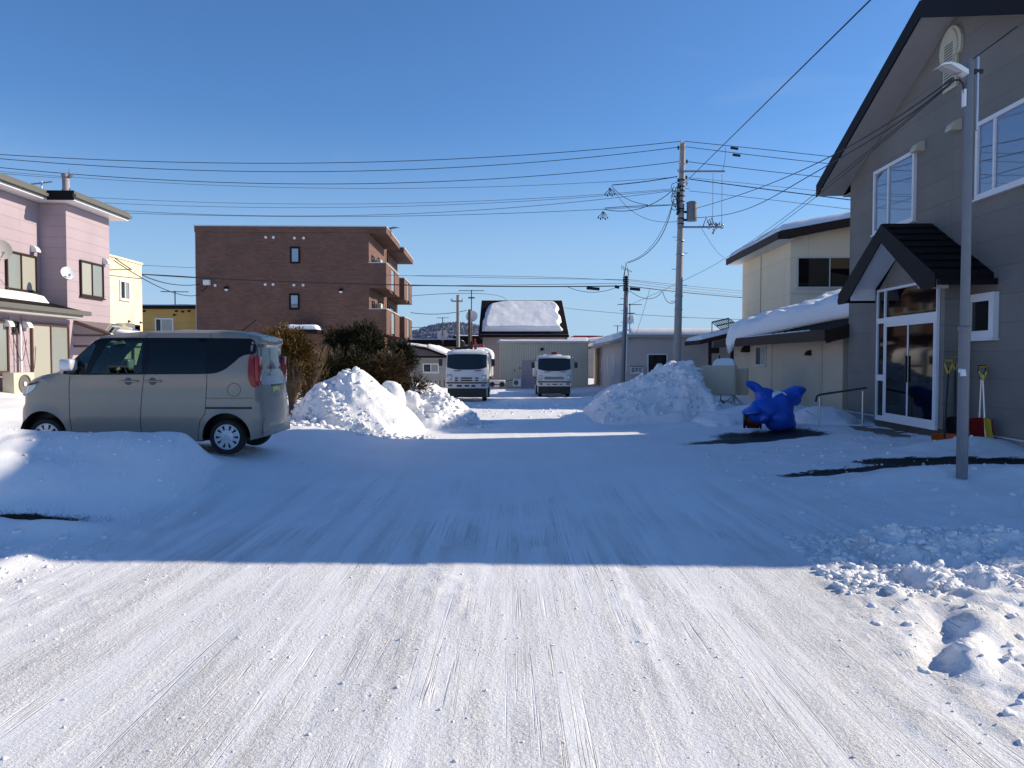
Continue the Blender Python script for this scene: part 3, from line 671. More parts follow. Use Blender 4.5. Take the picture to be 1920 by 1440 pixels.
# ============================================================ blue tarpaulin over a snow blower
def P2(px, py, Y): v = P(px, py, Y); return v
simple('auger_red', (.12, .012, .008), rough=.6)
def tarp():
    Y = 16.6; root = thing('covered_snow_blower', 'snow blower wrapped in a bright blue tarpaulin, red auger housing peeping out', 'machine', (5.72, 16.7, gh(5.72, 16.2)), 0)
    o = Vector(root.location)
    # skeleton of blobs, remeshed into one draped sheet
    bm = bmesh.new()
    def blob(px, py, dy, rx, ry, rz, rot=0):
        c = P(px, py, Y) - o; c.y += dy
        r = bmesh.ops.create_icosphere(bm, subdivisions=3, radius=1)
        mt = Matrix.Translation(c) @ Matrix.Rotation(rot, 4, 'Y') @ Matrix.Diagonal((rx, ry, rz, 1))
        bmesh.ops.transform(bm, matrix=mt, verts=r['verts'])
    s = Y / FPX   # metres per photo pixel there
    blob(1460, 765, .15, 33 * s, .34, 32 * s); blob(1462, 785, .1, 30 * s, .36, 24 * s); blob(1437, 768, .1, 26 * s, .33, 20 * s, .3)
    blob(1440, 748, .12, 20 * s, .18, 22 * s, -.5); blob(1425, 733, .1, 22 * s, .12, 9.5 * s, .88); blob(1411, 721, .08, 12 * s, .09, 7 * s, .3); blob(1417, 727, .1, 14 * s, .1, 8 * s, .85)
    blob(1433, 743, .1, 19 * s, .16, 13 * s, .8)
    blob(1478, 749, .2, 26 * s, .24, 17 * s, -.55); blob(1495, 738, .25, 20 * s, .24, 13 * s, -.3); blob(1503, 732, .25, 15 * s, .22, 8 * s, .1); blob(1492, 750, .25, 17 * s, .2, 13 * s, -.2)
    blob(1418, 780, .08, 17 * s, .30, 15 * s, .1); blob(1410, 771, .0, 16 * s, .36, 8 * s, -.15); blob(1428, 782, .0, 12 * s, .36, 12 * s, .3)
    blob(1474, 795, .1, 20 * s, .30, 14 * s)
    me = bpy.data.meshes.new('tarpaulin'); bm.to_mesh(me); bm.free()
    ob = bpy.data.objects.new('tarpaulin', me); COL.objects.link(ob)
    rm = ob.modifiers.new('r', 'REMESH'); rm.mode = 'VOXEL'; rm.voxel_size = .022
    sm = ob.modifiers.new('s', 'SMOOTH'); sm.iterations = 5; sm.factor = .6; dc = ob.modifiers.new('d', 'DECIMATE'); dc.ratio = .045
    dg = bpy.context.evaluated_depsgraph_get(); me2 = bpy.data.meshes.new_from_object(ob.evaluated_get(dg))
    n = len(me2.vertices); co = np.empty(n * 3); me2.vertices.foreach_get('co', co); co = co.reshape(-1, 3)
    no = np.empty(n * 3); me2.vertices.foreach_get('normal', no); no = no.reshape(-1, 3)
    ang = co[:, 0] * 9 + co[:, 2] * 3; f = (np.abs(np.sin(ang + 3 * fbm(co[:, 0] * 3, co[:, 2] * 3, 80))) ** .6 - .6) * .030 + (fbm(co[:, 0] * 8, co[:, 2] * 5 + co[:, 1] * 6, 81) - .5) * .07
    co = co + no * f[:, None]; me2.vertices.foreach_set('co', co.ravel())
    me2.polygons.foreach_set('use_smooth', np.ones(len(me2.polygons), bool)); me2.update(); me2.set_sharp_from_angle(angle=R(28))
    bpy.data.objects.remove(ob); ob = bpy.data.objects.new('tarpaulin', me2); COL.objects.link(ob); ob.parent = root
    me2.materials.clear(); me2.materials.append(MAT['tarp_blue'])
    c = P(1403, 786, Y) - o; c.y += .10
    b = B(); b.lathe([(0, 0), (.20, 0), (.215, .02), (.215, .05), (.15, .06), (.15, .34), (.215, .35), (.215, .38), (0, .38)], c + Vector((-.06, .06, .0)), (1, -.28, 0), 28); b.build('auger_housing', 'black_plastic', root)
    b = B(); b.lathe([(0, .07), (.185, .07), (.185, .335), (0, .335)], c + Vector((-.06, .06, -.02)), (1, -.28, 0), 20); b.build('auger_cover', 'auger_red', root)
    B().tube([c + Vector((1.35, .2, .16)), c + Vector((1.62, .1, .02))], .014, 6).build('support_leg', 'white_pvc', root)
    snow_slab('snow_patch', tuple(P(1447, 740, Y) - o + Vector((0, -.05, 0))), tuple(P(1474, 740, Y) - o + Vector((0, -.05, 0))), tuple(P(1447, 740, Y) - o + Vector((0, .40, .02))), tuple(P(1474, 740, Y) - o + Vector((0, .40, .02))), .06, root, n=(14, 12), edge=.12, amp=.02, seed=82, low=.10)
tarp()

# ============================================================ shovels leaning beside the porch
def shovel(name, label, px, py, Y, blade, tilt, head, grip='black_plastic', shaft='black_plastic', ln=1.25, wd=.42):
    base = P(px, py, Y); rt = thing(name, label, 'snow shovel', base, 0, 'snow shovels leaning beside the porch')
    top = Vector((tilt[0], tilt[1], ln))
    B().tube([(0, 0, .10), top], .015, 8).build('shaft', shaft, rt)
    b = B(); k = top.normalized(); b.tube([top - k * .10, top + Vector((-.06, 0, .05)), top + Vector((-.06, 0, .13)), top + Vector((.06, 0, .13)), top + Vector((.06, 0, .05)), top - k * .10], .016, 6)
    b.build('grip', grip, rt)
    nu, nv = 14, 10; u, v = np.meshgrid(np.linspace(-1, 1, nu), np.linspace(0, 1, nv))
    x = u * wd / 2; z = v * .42 - .02; y = -.16 * (1 - v) ** 2 - .07 * u * u + .02
    z = z + .03 * (1 - u * u) * v
    vt = np.concatenate([np.stack([x, y, z], -1).reshape(-1, 3), np.stack([x, y + .012, z], -1).reshape(-1, 3)]); f = grid_faces(nu, nv); kk = nu * nv
    ring = list(range(nu)) + [i * nu + nu - 1 for i in range(1, nv)] + [(nv - 1) * nu + j for j in range(nu - 2, -1, -1)] + [i * nu for i in range(nv - 2, 0, -1)]
    side = [(a, a + kk, c + kk, c) for a, c in zip(ring, ring[1:] + ring[:1])]
    if head == 'flat':
        vt[:, 2] = vt[:, 2] * .52; vt[:, 1] = vt[:, 1] * 1.6
    np_mesh('scoop', vt, np.concatenate([f, f[:, ::-1] + kk, np.array(side)]), blade, rt)
    return rt
shovel('snow_shovel', 'orange bladed snow shovel lying with its scoop forward by the porch corner', 1770, 838, 12.7, 'shovel_orange', (.22, .30), 'flat', 'shovel_yellow', 'black_plastic', 1.30, .52)
shovel('snow_shovel', 'dark snow shovel with a yellow grip behind the lamp post', 1790, 828, 13.2, 'black_plastic', (.05, .12), 'up', 'shovel_yellow', 'black_plastic', 1.33, .40)
shovel('snow_shovel', 'red scooped snow pusher standing against the grey wall', 1835, 832, 12.6, 'shovel_red', (.10, .12), 'up', 'wire_grey', 'steel_rail', 1.15, .42)
shovel('snow_shovel', 'yellow bladed shovel in front of the red snow pusher', 1848, 833, 12.4, 'shovel_yellow', (.02, .14), 'up', 'shovel_yellow', 'steel_rail', 1.12, .10)
# ============================================================ pink house, far left
def ly(Z): return Z - 20
PX = lambda Z: -12.45 - .03 * (Z - 20)
pk_ = thing('pink_house', 'pale pink two-storey house with flat eaves, left edge of the street', 'house', (-12.42, 20, 0), R(1.7))
# local x: 0 = plane of the front block wall, positive towards the street; y away from camera
B().box(-6, 0, ly(21.65), ly(24.1), -.2, 6.03).build('wall', 'pink_siding', pk_)
B().box(-6, -.72, ly(11), ly(21.647), -.2, 6.03).build('wall', 'pink_siding', pk_)
B().box(-.717, 0, ly(11), ly(21.64), -.2, 3.0).build('wall', 'pink_siding', pk_)
b = B(); b.box(-6.4, .42, ly(21.25), ly(24.5), 6.13, 6.28); b.box(-6.4, -.30, ly(10.5), ly(21.247), 6.13, 6.28); b.build('roof', 'gutter_grey', pk_)
b = B(); b.box(.423, .45, ly(21.25), ly(24.5), 6.10, 6.30); b.box(-.297, -.27, ly(10.5), ly(21.22), 6.10, 6.30); b.build('fascia', 'gutter_grey', pk_)
b = B(); b.box(-.27, .45, ly(21.22), ly(21.247), 6.04, 6.30); b.build('end_fascia', 'dark_trim', pk_)
b = B(); b.box(-6.4, .42, ly(21.25), ly(24.5), 6.04, 6.127); b.box(-6.4, -.30, ly(10.5), ly(21.247), 6.04, 6.127); b.build('soffit', 'white_pvc', pk_)
b = B(); b.box(.44, .53, ly(21.2), ly(24.52), 6.12, 6.20); b.box(-.28, -.19, ly(10.5), ly(21.2), 6.12, 6.20); b.build('gutter', 'gutter_grey', pk_)
UX = (0, 1, 0); EX = (1, 0, 0)
window(pk_, (-.72, 0, 0), UX, EX, ly(20.05), ly(21.4), 3.50, 4.52, (.48,), .05, 'brown_trim', ['glass_curtain', 'glass_blind'], .06)
window(pk_, (0, 0, 0), UX, EX, ly(22.3), ly(23.62), 3.52, 4.55, (.5,), .05, 'brown_trim', ['glass_blind', 'glass_curtain'], .06)
window(pk_, (0, 0, 0), UX, EX, ly(19.85), ly(21.62), 1.0, 2.62, (.5,), .05, 'sunroom_frame', ['glass_blind', 'glass_curtain'], .06)
window(pk_, (0, 0, 0), UX, EX, ly(17.6), ly(18.9), 1.35, 2.62, (.5,), .05, 'sunroom_frame', ['glass_blind', 'glass_curtain'], .06)
window(pk_, (0, 0, 0), UX, EX, ly(19.12), ly(19.36), 2.36, 2.62, (), .03, 'brown_trim', 'glass_dark', .04)
for (x, Z, z) in ((-.72, 21.28, 4.62), (0, 23.75, 4.60), (0, 19.62, 2.48), (0, 18.85, 2.48)): hood(pk_, (x, 0, 0), UX, EX, ly(Z), z, .2, 'white_pvc')
# lower roof over the ground floor bay
b = B(); b.prism([(-.717, ly(11), 3.32), (.45, ly(11), 3.03), (.45, ly(11), 2.93), (-.717, ly(11), 3.2)], (0, 10.62, 0)); b.build('lower_roof', 'brown_metal', pk_)
b = B(); b.box(.453, .56, ly(11), ly(21.85), 2.90, 3.02); b.build('lower_gutter', 'gutter_grey', pk_)
b = B(); b.box(.003, .45, ly(11), ly(21.6), 2.80, 2.90); b.build('lower_soffit', 'soffit', pk_)
snow_slab('roof_snow', (-.71, ly(11), 3.33), (-.25, ly(11), 3.22), (-.71, ly(21.2), 3.33), (-.25, ly(21.2), 3.22), .16, pk_, n=(8, 80), edge=.1, amp=.06, seed=90)
B().tube([(.06, ly(19.35), .9), (.06, ly(19.35), 2.5)], .03, 8).build('downpipe', 'white_pvc', pk_)
B().tube([(.07, ly(19.18), .9), (.07, ly(19.18), 2.45)], .018, 6).build('downpipe', 'sunroom_frame', pk_)
for k, (Z0, Z1) in enumerate(((18.9, 19.6), (19.4, 20.0))):
    B().tube([(.05 + .05 * math.sin(t * 3), ly(Z0 + (Z1 - Z0) * t), 2.75 - 1.1 * math.sin(t * 2.6) * (1 + .3 * k)) for t in [i / 14 for i in range(15)]], .008, 5).build('cable', 'wire', pk_)
# glazed sunroom at the far end
sr0, sr1, srx = ly(21.95), ly(24.8), 1.0
b = B(); t_ = .035
for y in (sr0, (sr0 + sr1) / 2, sr1):
    b.box(srx - t_, srx + t_, y - t_, y + t_, .3, 2.36); b.tube([(0.03, y, 2.72), (srx, y, 2.38)], .035, 6)
for z in (1.35, 2.05, 2.36): b.box(srx - t_, srx + t_, sr0 + t_ + .002, sr1 - t_ - .002, z - .03, z + .03)
for z in (1.35, 2.05, 2.36): b.box(.01, srx - t_ - .002, sr0 - t_ * .9, sr0 + t_ * .9, z - .03, z + .03)
b.tube([(.04, sr0, 2.74), (.04, sr1, 2.74)], .04, 6)
srm = b.build('sunroom', 'sunroom_frame', pk_)
B().prism([(.0, sr0, 2.78), (srx + .12, sr0, 2.40), (srx + .12, sr0, 2.415), (.0, sr0, 2.795)], (0, sr1 - sr0, 0)).build('glazed_roof', 'sunroom_glass', srm)
B().box(.02, srx - .05, sr0 + .2, sr1 - .2, .3, .75).build('sunroom_base', 'soffit', srm)
snow_slab('snow_patch', (.85, sr0 + .6, 2.50), (1.3, sr0 + .6, 2.40), (.85, sr1 - .3, 2.50), (1.3, sr1 - .3, 2.40), .07, srm, n=(10, 20), edge=.15, seed=91)
# outdoor unit and dishes
ac = thing('outdoor_unit', 'cream air-conditioner outdoor unit with round fan against the pink wall', 'air conditioner', (-12.02, 18.75, .76), R(90))
B().rbox(-.40, .40, -.14, .14, .04, .60, .015, 2).build('casing', 'cream_plastic', ac)
B().lathe([(0, 0), (.21, 0), (.23, .01), (.23, .02), (.205, .02)], (-.0, -.142, .32), (0, -1, 0), 28).build('fan_guard', 'gutter_grey', ac)
B().lathe([(0, 0), (.06, 0), (.05, .012), (0, .014)], (-.0, -.158, .32), (0, -1, 0), 20).build('fan_hub', 'label_white', ac)
for sx in (-.3, .3): B().box(sx - .03, sx + .03, -.16, .16, -.12, .038).build('foot', 'black_plastic', ac)
def dish(label, loc, aim, r=.24, mast=None, group='satellite dishes', mat='label_white'):
    d = thing('satellite_dish', label, 'satellite dish', loc, 0, group); a = Vector(aim).normalized()
    pr = [(r * t, r * .28 * t * t) for t in [i / 8 for i in range(9)]]; pr += [(r * t, r * .28 * t * t - .012) for t in [1, .7, .4, 0]]
    B().lathe(pr, (0, 0, 0), a, 28).build('reflector', mat, d)
    f = a * r * .9 + Vector((0, 0, -r * .55)); B().tube([Vector((0, 0, -r * .95)), f], .01, 6).build('arm', 'wire_grey', d)
    B().tube([f, f - a * .07 + Vector((0, 0, .03))], .03, 8).build('receiver', 'galvanised', d)
    B().tube([a * -.01, -a * .14, mast if mast else -a * .15 + Vector((0, 0, -.15))], .015, 6).build('bracket', 'wire_grey', d)
    return d
dish('round white satellite dish on the shaded return wall of the pink house', P(126.5, 513, 21.3), (.75, -.62, .35), .185, (-.05, .35, -.1))
dish('pale satellite dish cut by the left edge of the photo on the pink wall', P(-1, 469, 19.6), (.8, -.55, .25), .27, (-.25, .1, 0), mat='soffit')
# chimney and aerial on the roof
cm = thing('roof_chimney', 'short metal flue pipe with a bent cowl and straps on the pink house roof', 'chimney', P(124, 366, 22.6), 0)
B().lathe([(.09, 0), (.10, .3), (.10, .50), (.12, .52), (.12, .62), (.0, .62)], (0, 0, 0), (0, 0, 1), 14).build('flue', 'lilac_siding', cm)
B().tube([(0, 0, .54), (.08, 0, .60), (.16, 0, .54)], .065, 10).build('cowl', 'galvanised', cm)
B().tube([(.10, 0, .60), (.12, 0, .76)], .018, 6).build('spike', 'galvanised', cm)
for a in (-1, 1): B().tube([(0, 0, .24), (a * .12, 0, .18), (a * .06, 0, -.05)], .012, 6).build('strap', 'black_plastic', cm)
cf = thing('roof_ventilator', 'low crumpled metal roof ventilator left of the flue on the pink house', 'ventilator', P(108, 372, 22.4), 0)
B().lathe([(.0, -.05), (.18, -.05), (.22, .03), (.10, .10), (.07, .12), (0, .13)], (0, 0, 0), (0, 0, 1), 14).build('ventilator_cap', 'galvanised', cf)
def yagi(name, label, loc, az, L=.6, n=7, mast=.9, el=.22, mat='wire_grey', group='television aerials', tilt=0, two=False, fat=.008):
    a = thing(name, label, 'aerial', loc, 0, group); d = Vector((math.cos(az), math.sin(az), tilt)).normalized(); s_ = Vector((-math.sin(az), math.cos(az), 0))
    B().tube([(0, 0, -mast), (0, 0, .05)], fat * 1.9, 6).build('mast', mat, a)
    b = B(); b.tube([-d * L / 2, d * L / 2], fat * 1.2, 5)
    for i in range(n):
        c = -d * L / 2 + d * L * i / (n - 1); e = el * (1 - .35 * i / (n - 1)); b.tube([c - s_ * e, c + s_ * e], fat, 4)
    if two:
        for i in range(5):
            c = Vector((0, 0, -.45)) - s_ * .35 + s_ * .7 * i / 4; b.tube([c - d * .2, c + d * .2], fat, 4)
        b.tube([Vector((0, 0, -.45)) - s_ * .38, Vector((0, 0, -.45)) + s_ * .38], fat * 1.2, 5)
    b.build('elements', mat, a); return a
yagi('television_aerial', 'tangled silver aerial on the pink house roof, lower and left of the flue', P(78, 343, 21.6), .5, .5, 9, .45, .16, 'galvanised', tilt=.25, fat=.012)
yagi('television_aerial', 'small aerial on the yellow house roof', P(328, 547, 46.5), .15, 1.5, 9, 1.2, .3, fat=.018)
yagi('television_aerial', 'tiny aerial at the front corner of the brick apartment roof', P(733, 428, 46.5), 2.4, 1.0, 7, .5, .25, fat=.016)

# ============================================================ cream block, yellow house
cb = thing('cream_building', 'pale cream rendered building with one white window behind the pink house', 'building', (-14.25, 28.7, 0), R(1.5))
B().box(-6, 0, -3, 1.1, -.2, 5.30).build('wall', 'cream_siding', cb)
B().box(-6, .04, -3.04, 1.14, 5.303, 5.38).build('parapet', 'cream_siding', cb)
window(cb, (0, 0, 0), UX, EX, -.72, .02, 3.85, 4.55, (.5,), .05, 'label_white', ['glass_dark', 'glass_curtain'], .05)
B().box(.005, .35, -1.0, -.3, 2.55, 2.98).build('wall_cabinet', 'galvanised', cb)
window(cb, (0, 0, 0), UX, EX, -.25, .25, 2.5, 2.95, (), .05, 'dark_trim', 'glass_dark', .3, False)
for yy in (-.05, .9): hood(cb, (0, 0, 0), UX, EX, yy, 3.05, .08, 'brown_trim')
yl = thing('yellow_house', 'mustard yellow house with dark flat eaves and a white window', 'house', (-20, 46, -.2), 0)
B().box(-4, 3, 0, 6, 0, 4.85).build('wall', 'yellow_siding', yl)
B().box(-4.2, 3.2, -.25, 6.2, 4.853, 5.05).build('roof', 'dark_trim', yl)
snow_slab('roof_snow', (-4.1, -.2, 5.05), (3.1, -.2, 5.05), (-4.1, 6, 5.05), (3.1, 6, 5.05), .10, yl, n=(30, 10), edge=.2)
wx = P(291, 600, 46).x + 20; window(yl, (0, 0, 0), EX, (0, -1, 0), wx, wx + 1.1, 3.45, 4.3, (.33,), .07, 'label_white', ['glass_dark', 'glass_blind'], .05)
for x_, z_ in ((271, 582), (331, 582), (343, 583), (355, 582), (327, 589)):
    p_ = P(x_, z_, 46); hood(yl, (0, 0, 0), EX, (0, -1, 0), p_.x + 20, p_.z + .1, .13, 'brown_trim')

# ============================================================ brick apartment block
br = thing('apartment_building', 'dark brick three-storey apartment block with balconies on its right end', 'apartment building', (-8.33, 45, 0), R(1.9))
BW = 9.95
B().box(-BW, 0, 0, 14.5, -.3, 9.0).build('wall', 'brick_wall', br)
b = B(); b.box(-BW - .04, 1.03, -.05, 6.8, 9.003, 9.33); b.box(-BW, 1.15, 8.3, 15.0, 9.003, 9.33); b.box(-BW, .0, 6.8, 8.3, 9.003, 9.2); rf = b.build('roof', 'brick_wall', br)
b = B(); b.box(-BW - .07, 1.06, -.08, 6.83, 9.333, 9.39); b.box(-BW, 1.18, 8.27, 15.03, 9.333, 9.39); b.build('coping', 'trim_light', rf)
for i, z in enumerate((5.80, 3.12)):
    for (y0, y1, xo) in ((0, 6.7, 1.0), (8.5, 14.0, 1.15)):
        zz = z
        b = B(); b.box(.003, xo, y0, y0 + .12, zz, zz + 1.45); b.box(.003, xo, y1 - .12, y1, zz, zz + 1.45)
        b.box(xo - .12, xo, y0 + .123, y0 + (y1 - y0) * .36, zz, zz + 1.45); b.box(xo - .12, xo, y0 + (y1 - y0) * .62, y1 - .123, zz, zz + 1.45)
        b.box(.003, xo - .123, y0 + .123, y1 - .123, zz, zz + .14)
        bl = b.build('balcony', 'brick_wall', br)
        b = B(); b.box(xo - .07, xo - .04, y0 + (y1 - y0) * .36, y0 + (y1 - y0) * .62, zz + .12, zz + 1.40); b.build('balcony_glass', 'glass_curtain', bl)
        b = B(); b.box(-.02 + .003, xo + .02, y0 - .02, y0 + .14, zz + 1.453, zz + 1.50); b.box(xo - .14, xo + .02, y0 + .143, y1, zz + 1.453, zz + 1.50); b.build('balcony_coping', 'trim_light', bl)
for z in (6.6, 3.9, 1.2):
    window(br, (0, 0, 0), UX, EX, 1.0, 2.0, z + .2, z + 1.25, (), .07, 'dark_trim', 'glass_dark', .05)
    window(br, (0, 0, 0), UX, EX, 3.6, 5.8, z - .3, z + 1.45, (.5,), .07, 'dark_trim', ['glass_dark', 'glass_curtain'], .05)
    window(br, (0, 0, 0), UX, EX, 9.3, 11.8, z - .3, z + 1.45, (.5,), .07, 'dark_trim', ['glass_curtain', 'glass_dark'], .05)
    B().rbox(.05, .35, 2.6, 3.3, z + .45, z + 1.2, .02, 1).build('wall_unit', 'trim_light', br)
    B().rbox(.05, .35, 6.2, 6.8, z + .3, z + 1.1, .02, 1).build('wall_unit', 'trim_light', br)
B().tube([(.12, 7.5, 0), (.12, 7.5, 9)], .05, 8).build('downpipe', 'dark_trim', br)
def bxz(px, py): p = P(px, py, 45); return p.x + 8.33, p.z
for (xa, ya, xb, yb) in ((545, 463.5, 564, 494.5), (543.6, 551, 563, 581)):
    x0, z1 = bxz(xa, ya); x1, z0 = bxz(xb, yb); window(br, (0, 0, 0), EX, (0, -1, 0), x0, x1, z0, z1, (), .10, 'dark_trim', 'glass_sky', .05, False)
for (x_, y_) in ((500.5, 446), (514.5, 446), (553.5, 447), (570.5, 447), (499.5, 534), (514, 534), (552.5, 535), (569.5, 535), (407, 536)):
    x, z = bxz(x_, y_); B().lathe([(0, .0), (.08, 0), (.08, .05), (.03, .08), (0, .08)], (x, -.003, z), (0, -1, 0), 12).build('wall_vent', 'label_white', br)
for (x_, y_) in ((428.6, 543.7), (640, 547)):
    x, z = bxz(x_, y_); lp = B().rbox(x - .12, x + .12, -.18, -.004, z + .02, z + .16, .02, 1).build('wall_lamp', 'dark_trim', br)
    B().lathe([(0, 0), (.11, 0), (.10, -.08), (0, -.12)], (x, -.1, z + .018), (0, 0, 1), 12).build('lamp_shade', 'label_white', lp)
x, z = bxz(393, 531); B().rbox(x - .18, x + .18, -.26, -.004, z - .15, z + .15, .02, 1).build('meter_box', 'label_white', br)
B().tube([(x + .05, -.1, z - .16), (x - .1, -.3, z - .45), (x - .3, -.35, z - .5)], .03, 6).build('bracket', 'wire', br)
B().box(-BW - .025, -BW - .003, -.01, .05, -.3, 9).build('corner_trim', 'trim_light', br)
# snowy entrance canopy
x0, _ = bxz(545, 612); x1, zc = bxz(607, 618)
B().box(x0, x1, -1.6, -.005, zc - .25, zc - .05).build('canopy', 'dark_trim', br)
snow_slab('canopy_snow', (x0 + .02, -1.58, zc - .05), (x1 - .02, -1.58, zc - .05), (x0 + .02, -.02, zc - .05), (x1 - .02, -.02, zc - .05), .28, br, n=(30, 20), edge=.3, amp=.05, seed=95)

# ============================================================ centre background
bn = thing('dark_roofed_barn', 'lilac building whose steep dark roof carries one big rounded sheet of snow', 'building', (1.0, 60, -.4), 0)
xl, xr = P(905, 640, 60.6).x - 1, P(1059, 640, 60.6).x - 1
B().box(xl, xr, .6, 8, 0, 4.0).build('wall', 'lilac_siding', bn)
ez, rz2 = P(980, 627, 60).z + .4, P(980, 563, 63.6).z + .4
a0, a1 = P(897, 627, 60).x - 1, P(1067, 630, 60).x - 1; t0, t1 = P(903, 563, 63.6).x - 1, P(1054, 566, 63.6).x - 1
B().add([(a0, 0, ez), (a1, 0, ez), (t1, 3.6, rz2), (t0, 3.6, rz2), (a0, 0, ez - .22), (a1, 0, ez - .22), (a1, 8, ez - .22), (a0, 8, ez - .22), (t1, 4.4, rz2), (t0, 4.4, rz2)],
        [(0, 1, 2, 3), (4, 7, 6, 5), (0, 4, 5, 1), (1, 5, 6, 8, 2), (0, 3, 9, 7, 4), (2, 8, 9, 3), (6, 7, 9, 8)]).build('roof', 'dark_trim', bn)
def msk(u, v):
    e1 = ss(.0, .05, u - .02 - .09 * v ** 2 - .02 * fbm(v * 8, v * 0, 96)); e2 = ss(0, .03, .93 - .0 * v - u + .015 * np.sin(v * 19) - .06 * ss(.75, 1, v) + .03 * (fbm(v * 14, v * 0, 97) - .5)); 
    e3 = ss(0, .05, v - .075 - .02 * fbm(u * 9, u * 0, 98)); e4 = ss(0, .06, .93 - v - .11 * ss(.35, .0, u))
    m = e1 * e2 * e3 * e4
    return np.where(m > .02, .25 + .75 * m, -.08)
dn = Vector((0, -(rz2 - ez), 3.6)).normalized()
snow_slab('roof_snow', (a0, 0, ez), (a1, 0, ez), (t0, 3.6, rz2), (t1, 3.6, rz2), .34, bn, n=(90, 60), edge=.001, amp=.08, seed=99, mask=msk, up=tuple(dn))
window(bn, (0, .6, 0), EX, (0, -1, 0), P(1049, 640, 60.6).x - 1, P(1056, 640, 60.6).x - 1, 3.1, 3.5, (), .05, 'dark_trim', 'glass_dark', .04, False)

sh = thing('corrugated_shed', 'low pale shed of vertical corrugated sheet with a beige sliding door', 'shed', (2.0, 51, -.32), 0)
sx0, sx1 = P(936, 680, 51).x - 2, P(1103, 680, 51).x - 2; sz = P(1000, 643, 51).z + .32
B().box(sx0, sx1, 0, 7, 0, sz).build('wall', 'shed_siding', sh)
b = B(); b.box(sx0 - .15, sx1 + .1, -.22, 7.1, sz + .003, sz + .13); b.build('roof', 'trim_light', sh)
snow_slab('roof_snow', (sx0 - .1, -.2, sz + .13), (sx1 + .05, -.2, sz + .13), (sx0 - .1, 7, sz + .13), (sx1 + .05, 7, sz + .13), .10, sh, n=(60, 12), edge=.15, amp=.04, seed=100)
d0, d1 = P(979, 700, 51).x - 2, P(1009, 700, 51).x - 2
B().box(d0, d1, -.05, -.003, .03, P(990, 676, 51).z + .32).build('door', 'pink_siding', sh)
hood(sh, (0, 0, 0), EX, (0, -1, 0), P(1016, 655, 51).x - 2, sz - .5, .2, 'brown_trim')
for (x_, y_) in ((975, 690), (965, 695)):
    p_ = P(x_, y_, 51); B().lathe([(0, 0), (.05, 0), (.05, .04), (0, .04)], (p_.x - 2, -.003, p_.z + .32), (0, -1, 0), 8).build('wall_vent', 'brown_trim', sh)
# items by the shed
hp = thing('outdoor_unit', 'white outdoor unit standing against the corrugated shed', 'air conditioner', P(969, 724, 50.4), 0)
B().rbox(-.28, .28, -.15, .15, -.02, .46, .02, 1).build('casing', 'label_white', hp); B().lathe([(0, 0), (.16, 0), (.16, .02), (0, .02)], (-.05, -.151, .23), (0, -1, 0), 16).build('fan_guard', 'gutter_grey', hp)
tr = thing('flat_trailer', 'small pale flatbed trailer with a drawbar beside the corrugated shed', 'trailer', P(934, 724, 49), 0)
B().rbox(-.55, .45, -.8, .6, .18, .38, .02, 1).build('trailer_bed', 'trim_light', tr); B().tube([(.4, -.3, .3), (.95, -.4, .42)], .04, 6).build('drawbar', 'truck_grey', tr)
for sx in (-.35, .25): B().lathe([(0, -.05), (.16, -.05), (.16, .05), (0, .05)], (sx, -.75, .14), (0, 1, 0), 14).build('wheel', 'tyre', tr)

# ---- long white workshop on the right
lw = thing('workshop_building', 'long low white rendered workshop with snowy stepped roofs and a dark square window', 'workshop', (5.26, 37.2, -.1), R(-1.2))
fz = 2.62
B().prism([(0, 0, -.2), (8.2, 0, -.2), (8.2, 0, fz + .175), (.38, 0, fz + .175), (0, 0, fz + .04)], (0, 9, 0)).build('wall', 'white_render', lw)
B().box(.32, 6, 9.003, 19, -.2, fz - .1).build('wall', 'white_render', lw)
for (y0, y1, x0, zz) in ((-.35, 8.6, -.55, fz), (9.2, 19, -.35, fz - .05)):
    b = B(); b.prism([(x0, y0, zz + .02), (3.0, y0, zz + .52), (3.0, y0, zz + .40), (x0, y0, zz - .12)], (0, y1 - y0, 0)) if y0 > 0 else b.prism([(x0, y0, zz + .01), (x0 + .9, y0, zz + .32), (8.3, y0, zz + .32), (8.3, y0, zz + .18), (x0 + .9, y0, zz + .18), (x0, y0, zz - .12)], (0, y1 - y0, 0))
    b.build('roof', 'soffit', lw)
    b = B(); b.box(x0 - .03, x0 - .003, y0, y1, zz - .12, zz + .03); b.build('gutter', 'lilac_siding', lw)
snow_slab('roof_snow', (-.5, -.3, fz + .03), (.36, -.3, fz + .33), (-.5, 8.5, fz + .03), (.36, 8.5, fz + .33), .26, lw, n=(20, 60), edge=.2, amp=.05, seed=101)
snow_slab('roof_snow', (.30, -.33, fz + .325), (8.25, -.33, fz + .325), (.30, 8.5, fz + .325), (8.25, 8.5, fz + .325), .30, lw, n=(120, 30), edge=.2, amp=.09, seed=102)
snow_slab('roof_snow', (-.3, 9.3, fz), (3.0, 9.3, fz + .48), (-.3, 18.9, fz), (3.0, 18.9, fz + .48), .2, lw, n=(30, 50), edge=.2, amp=.06, seed=103)
def lx(px): return P(px, 680, 37).x - 5.26
window(lw, (0, 0, 0), EX, (0, -1, 0), lx(1214.5), lx(1253), P(1230, 692, 37).z + .1 - .3, P(1230, 663, 37).z + .1, (), .06, 'label_white', 'glass_dark', .05, False)
window(lw, (0, 0, 0), EX, (0, -1, 0), lx(1333), lx(1349), P(1230, 662, 37).z + .1, P(1230, 652, 37).z + .1, (), .04, 'brown_trim', 'glass_dark', .04, False)
for yy in (2.6, 5.9, 12.5):
    B().obox((0 if yy < 9 else .32, 0, 0), UX, Zv, NX, yy, yy + .5, .9, 2.0, .003, .03).build('slit_window', 'white_pvc', lw)
